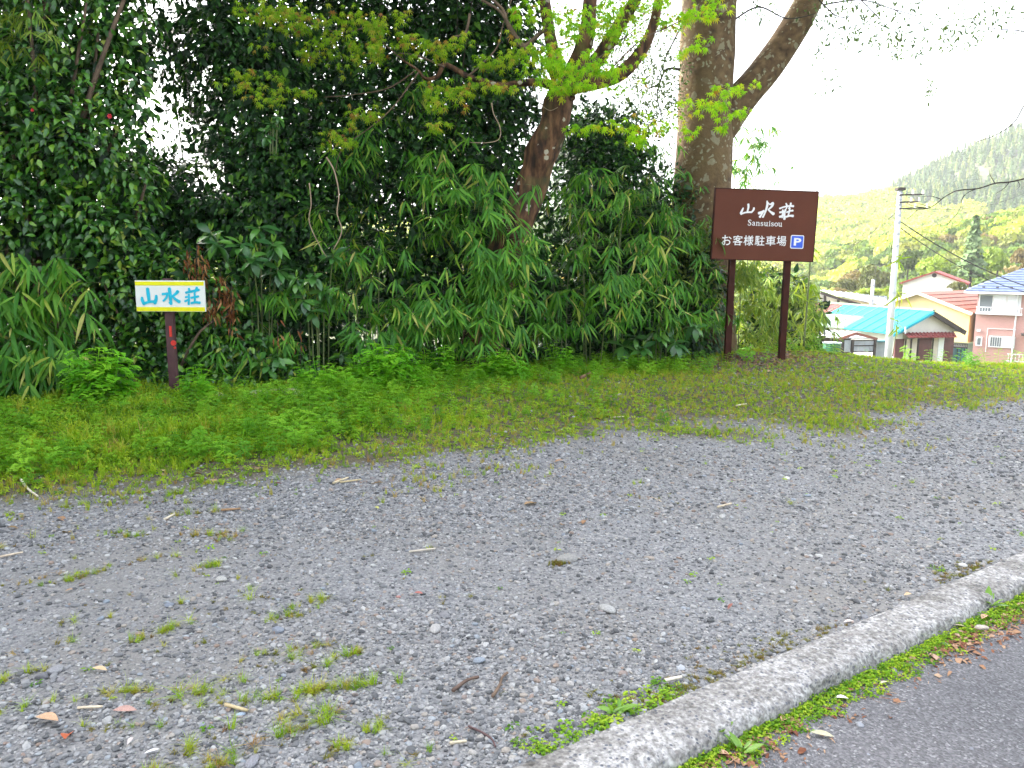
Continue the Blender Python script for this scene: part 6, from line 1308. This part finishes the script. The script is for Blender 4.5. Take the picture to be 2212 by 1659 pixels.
# dry leaves, each lying by itself
def dryleaf(label, x, y, ln, rz, col, z=None, curl=.5, w=1.0, cat='leaf', nm='dry_leaf'):
    p = onlot(x, y) if z is None else G(x, y, z); m = plain('dry_' + nm + '_%d_%d' % (x, y), col, .7, .25, 30)
    me = leaf_mesh(nm, [(yy, ww * w) for yy, ww in ELLI], m, .45, curl * .3); o = link(nm, me); dist = (p - Vector((0, 0, 1.5))).length; s_ = ln * dist / FOCAL
    o.location = p + Vector((0, 0, .012 + .2 * s_ * curl)); o.scale = (s_, s_, s_); o.rotation_euler = (rs.uniform(-.1, .25), rs.uniform(-.3, .3), R(rz)); tag(o, label, cat, 'fallen leaves')
DL = [('bright rust-red dry leaf at the lower left', 142, 1616, 44, 20, (.42, .10, .04), None, 1.2, 1.1), ('tan dry leaf beside a grass tuft at the left edge', 78, 1560, 44, -100, (.48, .30, .18), None, .4, 1.2), ('pinkish flat dry leaf low at the left', 245, 1545, 40, -80, (.40, .24, .20), None, .4, .9), ('beige dry leaf in the lower left gravel', 200, 1452, 28, -95, (.52, .38, .22), None, .4, 1.0), ('curled orange leaf in the left grass', 416, 1030, 18, -60, (.34, .11, .03), None, .8, 1.2), ('dark maroon leaf in the left grass edge', 590, 1052, 18, -90, (.10, .03, .03), None, .8, 1.2), ('pink-grey leaf lying on the left gravel edge', 332, 1115, 18, -30, (.40, .28, .22), None, .7, 1.1), ('brown leaf on the left gravel edge', 402, 1063 + 25, 16, 10, (.24, .15, .08), None, .8, 1.), ('red-brown leaf at the centre of the verge', 1408, 910, 16, 0, (.25, .05, .03), None, .8, 1.2), ('rust leaf right of the centre of the verge', 1282, 908, 16, -70, (.30, .10, .04), None, .6, 1.2), ('dark red leaf at the edge of the verge', 850, 967, 18, 30, (.18, .04, .03), None, .8, 1.2), ('red chip leaf on the central gravel', 895, 1287, 18, -100, (.35, .12, .10), None, .4, 1.1), ('yellow-green fallen leaf on the central gravel', 818, 1104, 16, 40, (.42, .42, .12), None, .4, 1.2), ('maroon leaf on the right of the gravel', 1582, 1312, 22, 140, (.22, .08, .06), None, .7, .8), ('white scrap lying at the bottom left', 312, 1637, 26, -70, (.72, .72, .72), None, .3, .7), ('pale bleached leaf standing at the bottom left', 276, 1622, 26, 5, (.50, .44, .42), None, 1., .7), ('brown oval leaf in the gutter at the bottom', 1688, 1567, 30, -40, (.45, .27, .15), ROAD_Z, .4, 1.3), ('large rosy leaf in the middle gutter', 2022, 1435, 30, -10, (.40, .26, .18), ROAD_Z, .5, 1.2), ('white petal-like leaf in the gutter', 1803, 1515, 24, -100, (.75, .66, .66), ROAD_Z, .3, 1.4), ('pale leaf lying on the asphalt by the gutter', 1750, 1592, 42, -100, (.45, .42, .28), ROAD_Z, .4, .7), ('pale leaf edge under the kerb', 1900, 1485, 24, -70, (.55, .48, .32), ROAD_Z, .4, .9), ('orange leaf at the gutter near the right', 2120, 1345, 24, -50, (.42, .26, .15), ROAD_Z, .5, 1.1), ('cream leaf in the gutter right of the middle', 2060, 1358, 22, -110, (.56, .46, .30), ROAD_Z, .5, .9), ('tan leaf at lower end of the gutter', 1575, 1640, 30, 60, (.45, .28, .18), ROAD_Z, .5, 1.1), ('pale pink petal on the gravel side of the kerb', 1822, 1351, 20, -90, (.72, .58, .52), None, .3, 1.2), ('tan leaf on the kerb-side moss', 1952, 1293, 18, -70, (.50, .36, .22), None, .4, 1.)]
for q in DL: dryleaf(*q)
# straws and sticks
def stick(label, pts, r, col, cat, nm, flat=False):
    q = [onlot(x, y, r * 1.2 + .006) for x, y in pts]; b0 = q[0]; pp, ra = smooth_path([a - b0 for a in q], np.linspace(r, r * .75, len(q)).tolist(), 5)
    o = MB().tube(pp, ra, 6, True, .12).build(nm, plain(nm + '_%d_%d' % pts[0], col, .75, .3, 25), None, True); o.location = b0; tag(o, label, cat, 'straws and twigs on the ground')
SK = [('brown twig on the lower gravel, thickest of the three near the centre', [(978, 1480 + 20), (1008, 1478), (1034, 1470)], .007, (.12, .075, .055), 'twig', 'twig'), ('crooked twig right of the thickest twig', [(1064, 1512), (1078, 1490), (1085, 1470), (1096, 1460)], .006, (.14, .09, .06), 'twig', 'twig'), ('thin dark arched twig at the bottom of the gravel', [(1012, 1575), (1040, 1588), (1062, 1603), (1070, 1620)], .004, (.09, .05, .05), 'twig', 'twig'),
      ('pale bamboo straw piece at lower left', [(487, 1530), (535, 1543)], .007, (.44, .35, .2), 'straw', 'straw'), ('short cream straw at lower left', [(168, 1536), (222, 1533)], .005, (.62, .52, .38), 'straw', 'straw'), ('short straw at the bottom centre', [(972, 1613), (1008, 1609)], .006, (.58, .50, .36), 'straw', 'straw'), ('cream straw at the left edge of the gravel', [(0, 1208), (50, 1198)], .006, (.56, .46, .34), 'straw', 'straw'), ('curved pale straw in the grass at the left edge', [(45, 1040), (60, 1060), (82, 1077)], .008, (.66, .60, .48), 'straw', 'straw'), ('brown sheath strip on the left gravel edge', [(478, 1107), (520, 1104)], .008, (.30, .18, .09), 'straw', 'straw'), ('pair of tan straws at the grass edge, left of centre', [(735, 1046), (780, 1040)], .007, (.52, .42, .24), 'straw', 'straw'), ('straw lying above the pair of tan straws', [(720, 1048), (752, 1036)], .008, (.55, .46, .3), 'straw', 'straw'), ('long thin straw left of the mossy boulder', [(884, 1197), (940, 1190)], .006, (.52, .46, .38), 'straw', 'straw'), ('straw on the right of the gravel', [(1550, 1100), (1580, 1092)], .007, (.5, .42, .3), 'straw', 'straw'), ('pale straw in the central verge', [(1318, 905), (1348, 903)], .007, (.6, .5, .36), 'straw', 'straw'), ('straw in the right part of the verge', [(1590, 880), (1612, 876)], .01, (.6, .52, .36), 'straw', 'straw'), ('white straw lying by the kerb', [(1436, 1478), (1472, 1470)], .007, (.66, .6, .5), 'straw', 'straw'), ('slanting straw in the left gravel', [(355, 1100 + 27), (378, 1115)], .007, (.6, .53, .4), 'straw', 'straw'), ('fallen branch arching at the foot of the thicket, left of the brown sign', [(1255, 822), (1290, 806), (1340, 800), (1372, 796)], .024, (.17, .09, .05), 'branch', 'fallen_branch'), ('thin fallen stem beside the fallen branch', [(1370, 792), (1410, 778), (1450, 768)], .010, (.22, .14, .09), 'branch', 'fallen_branch')]
for q in SK: stick(*q)
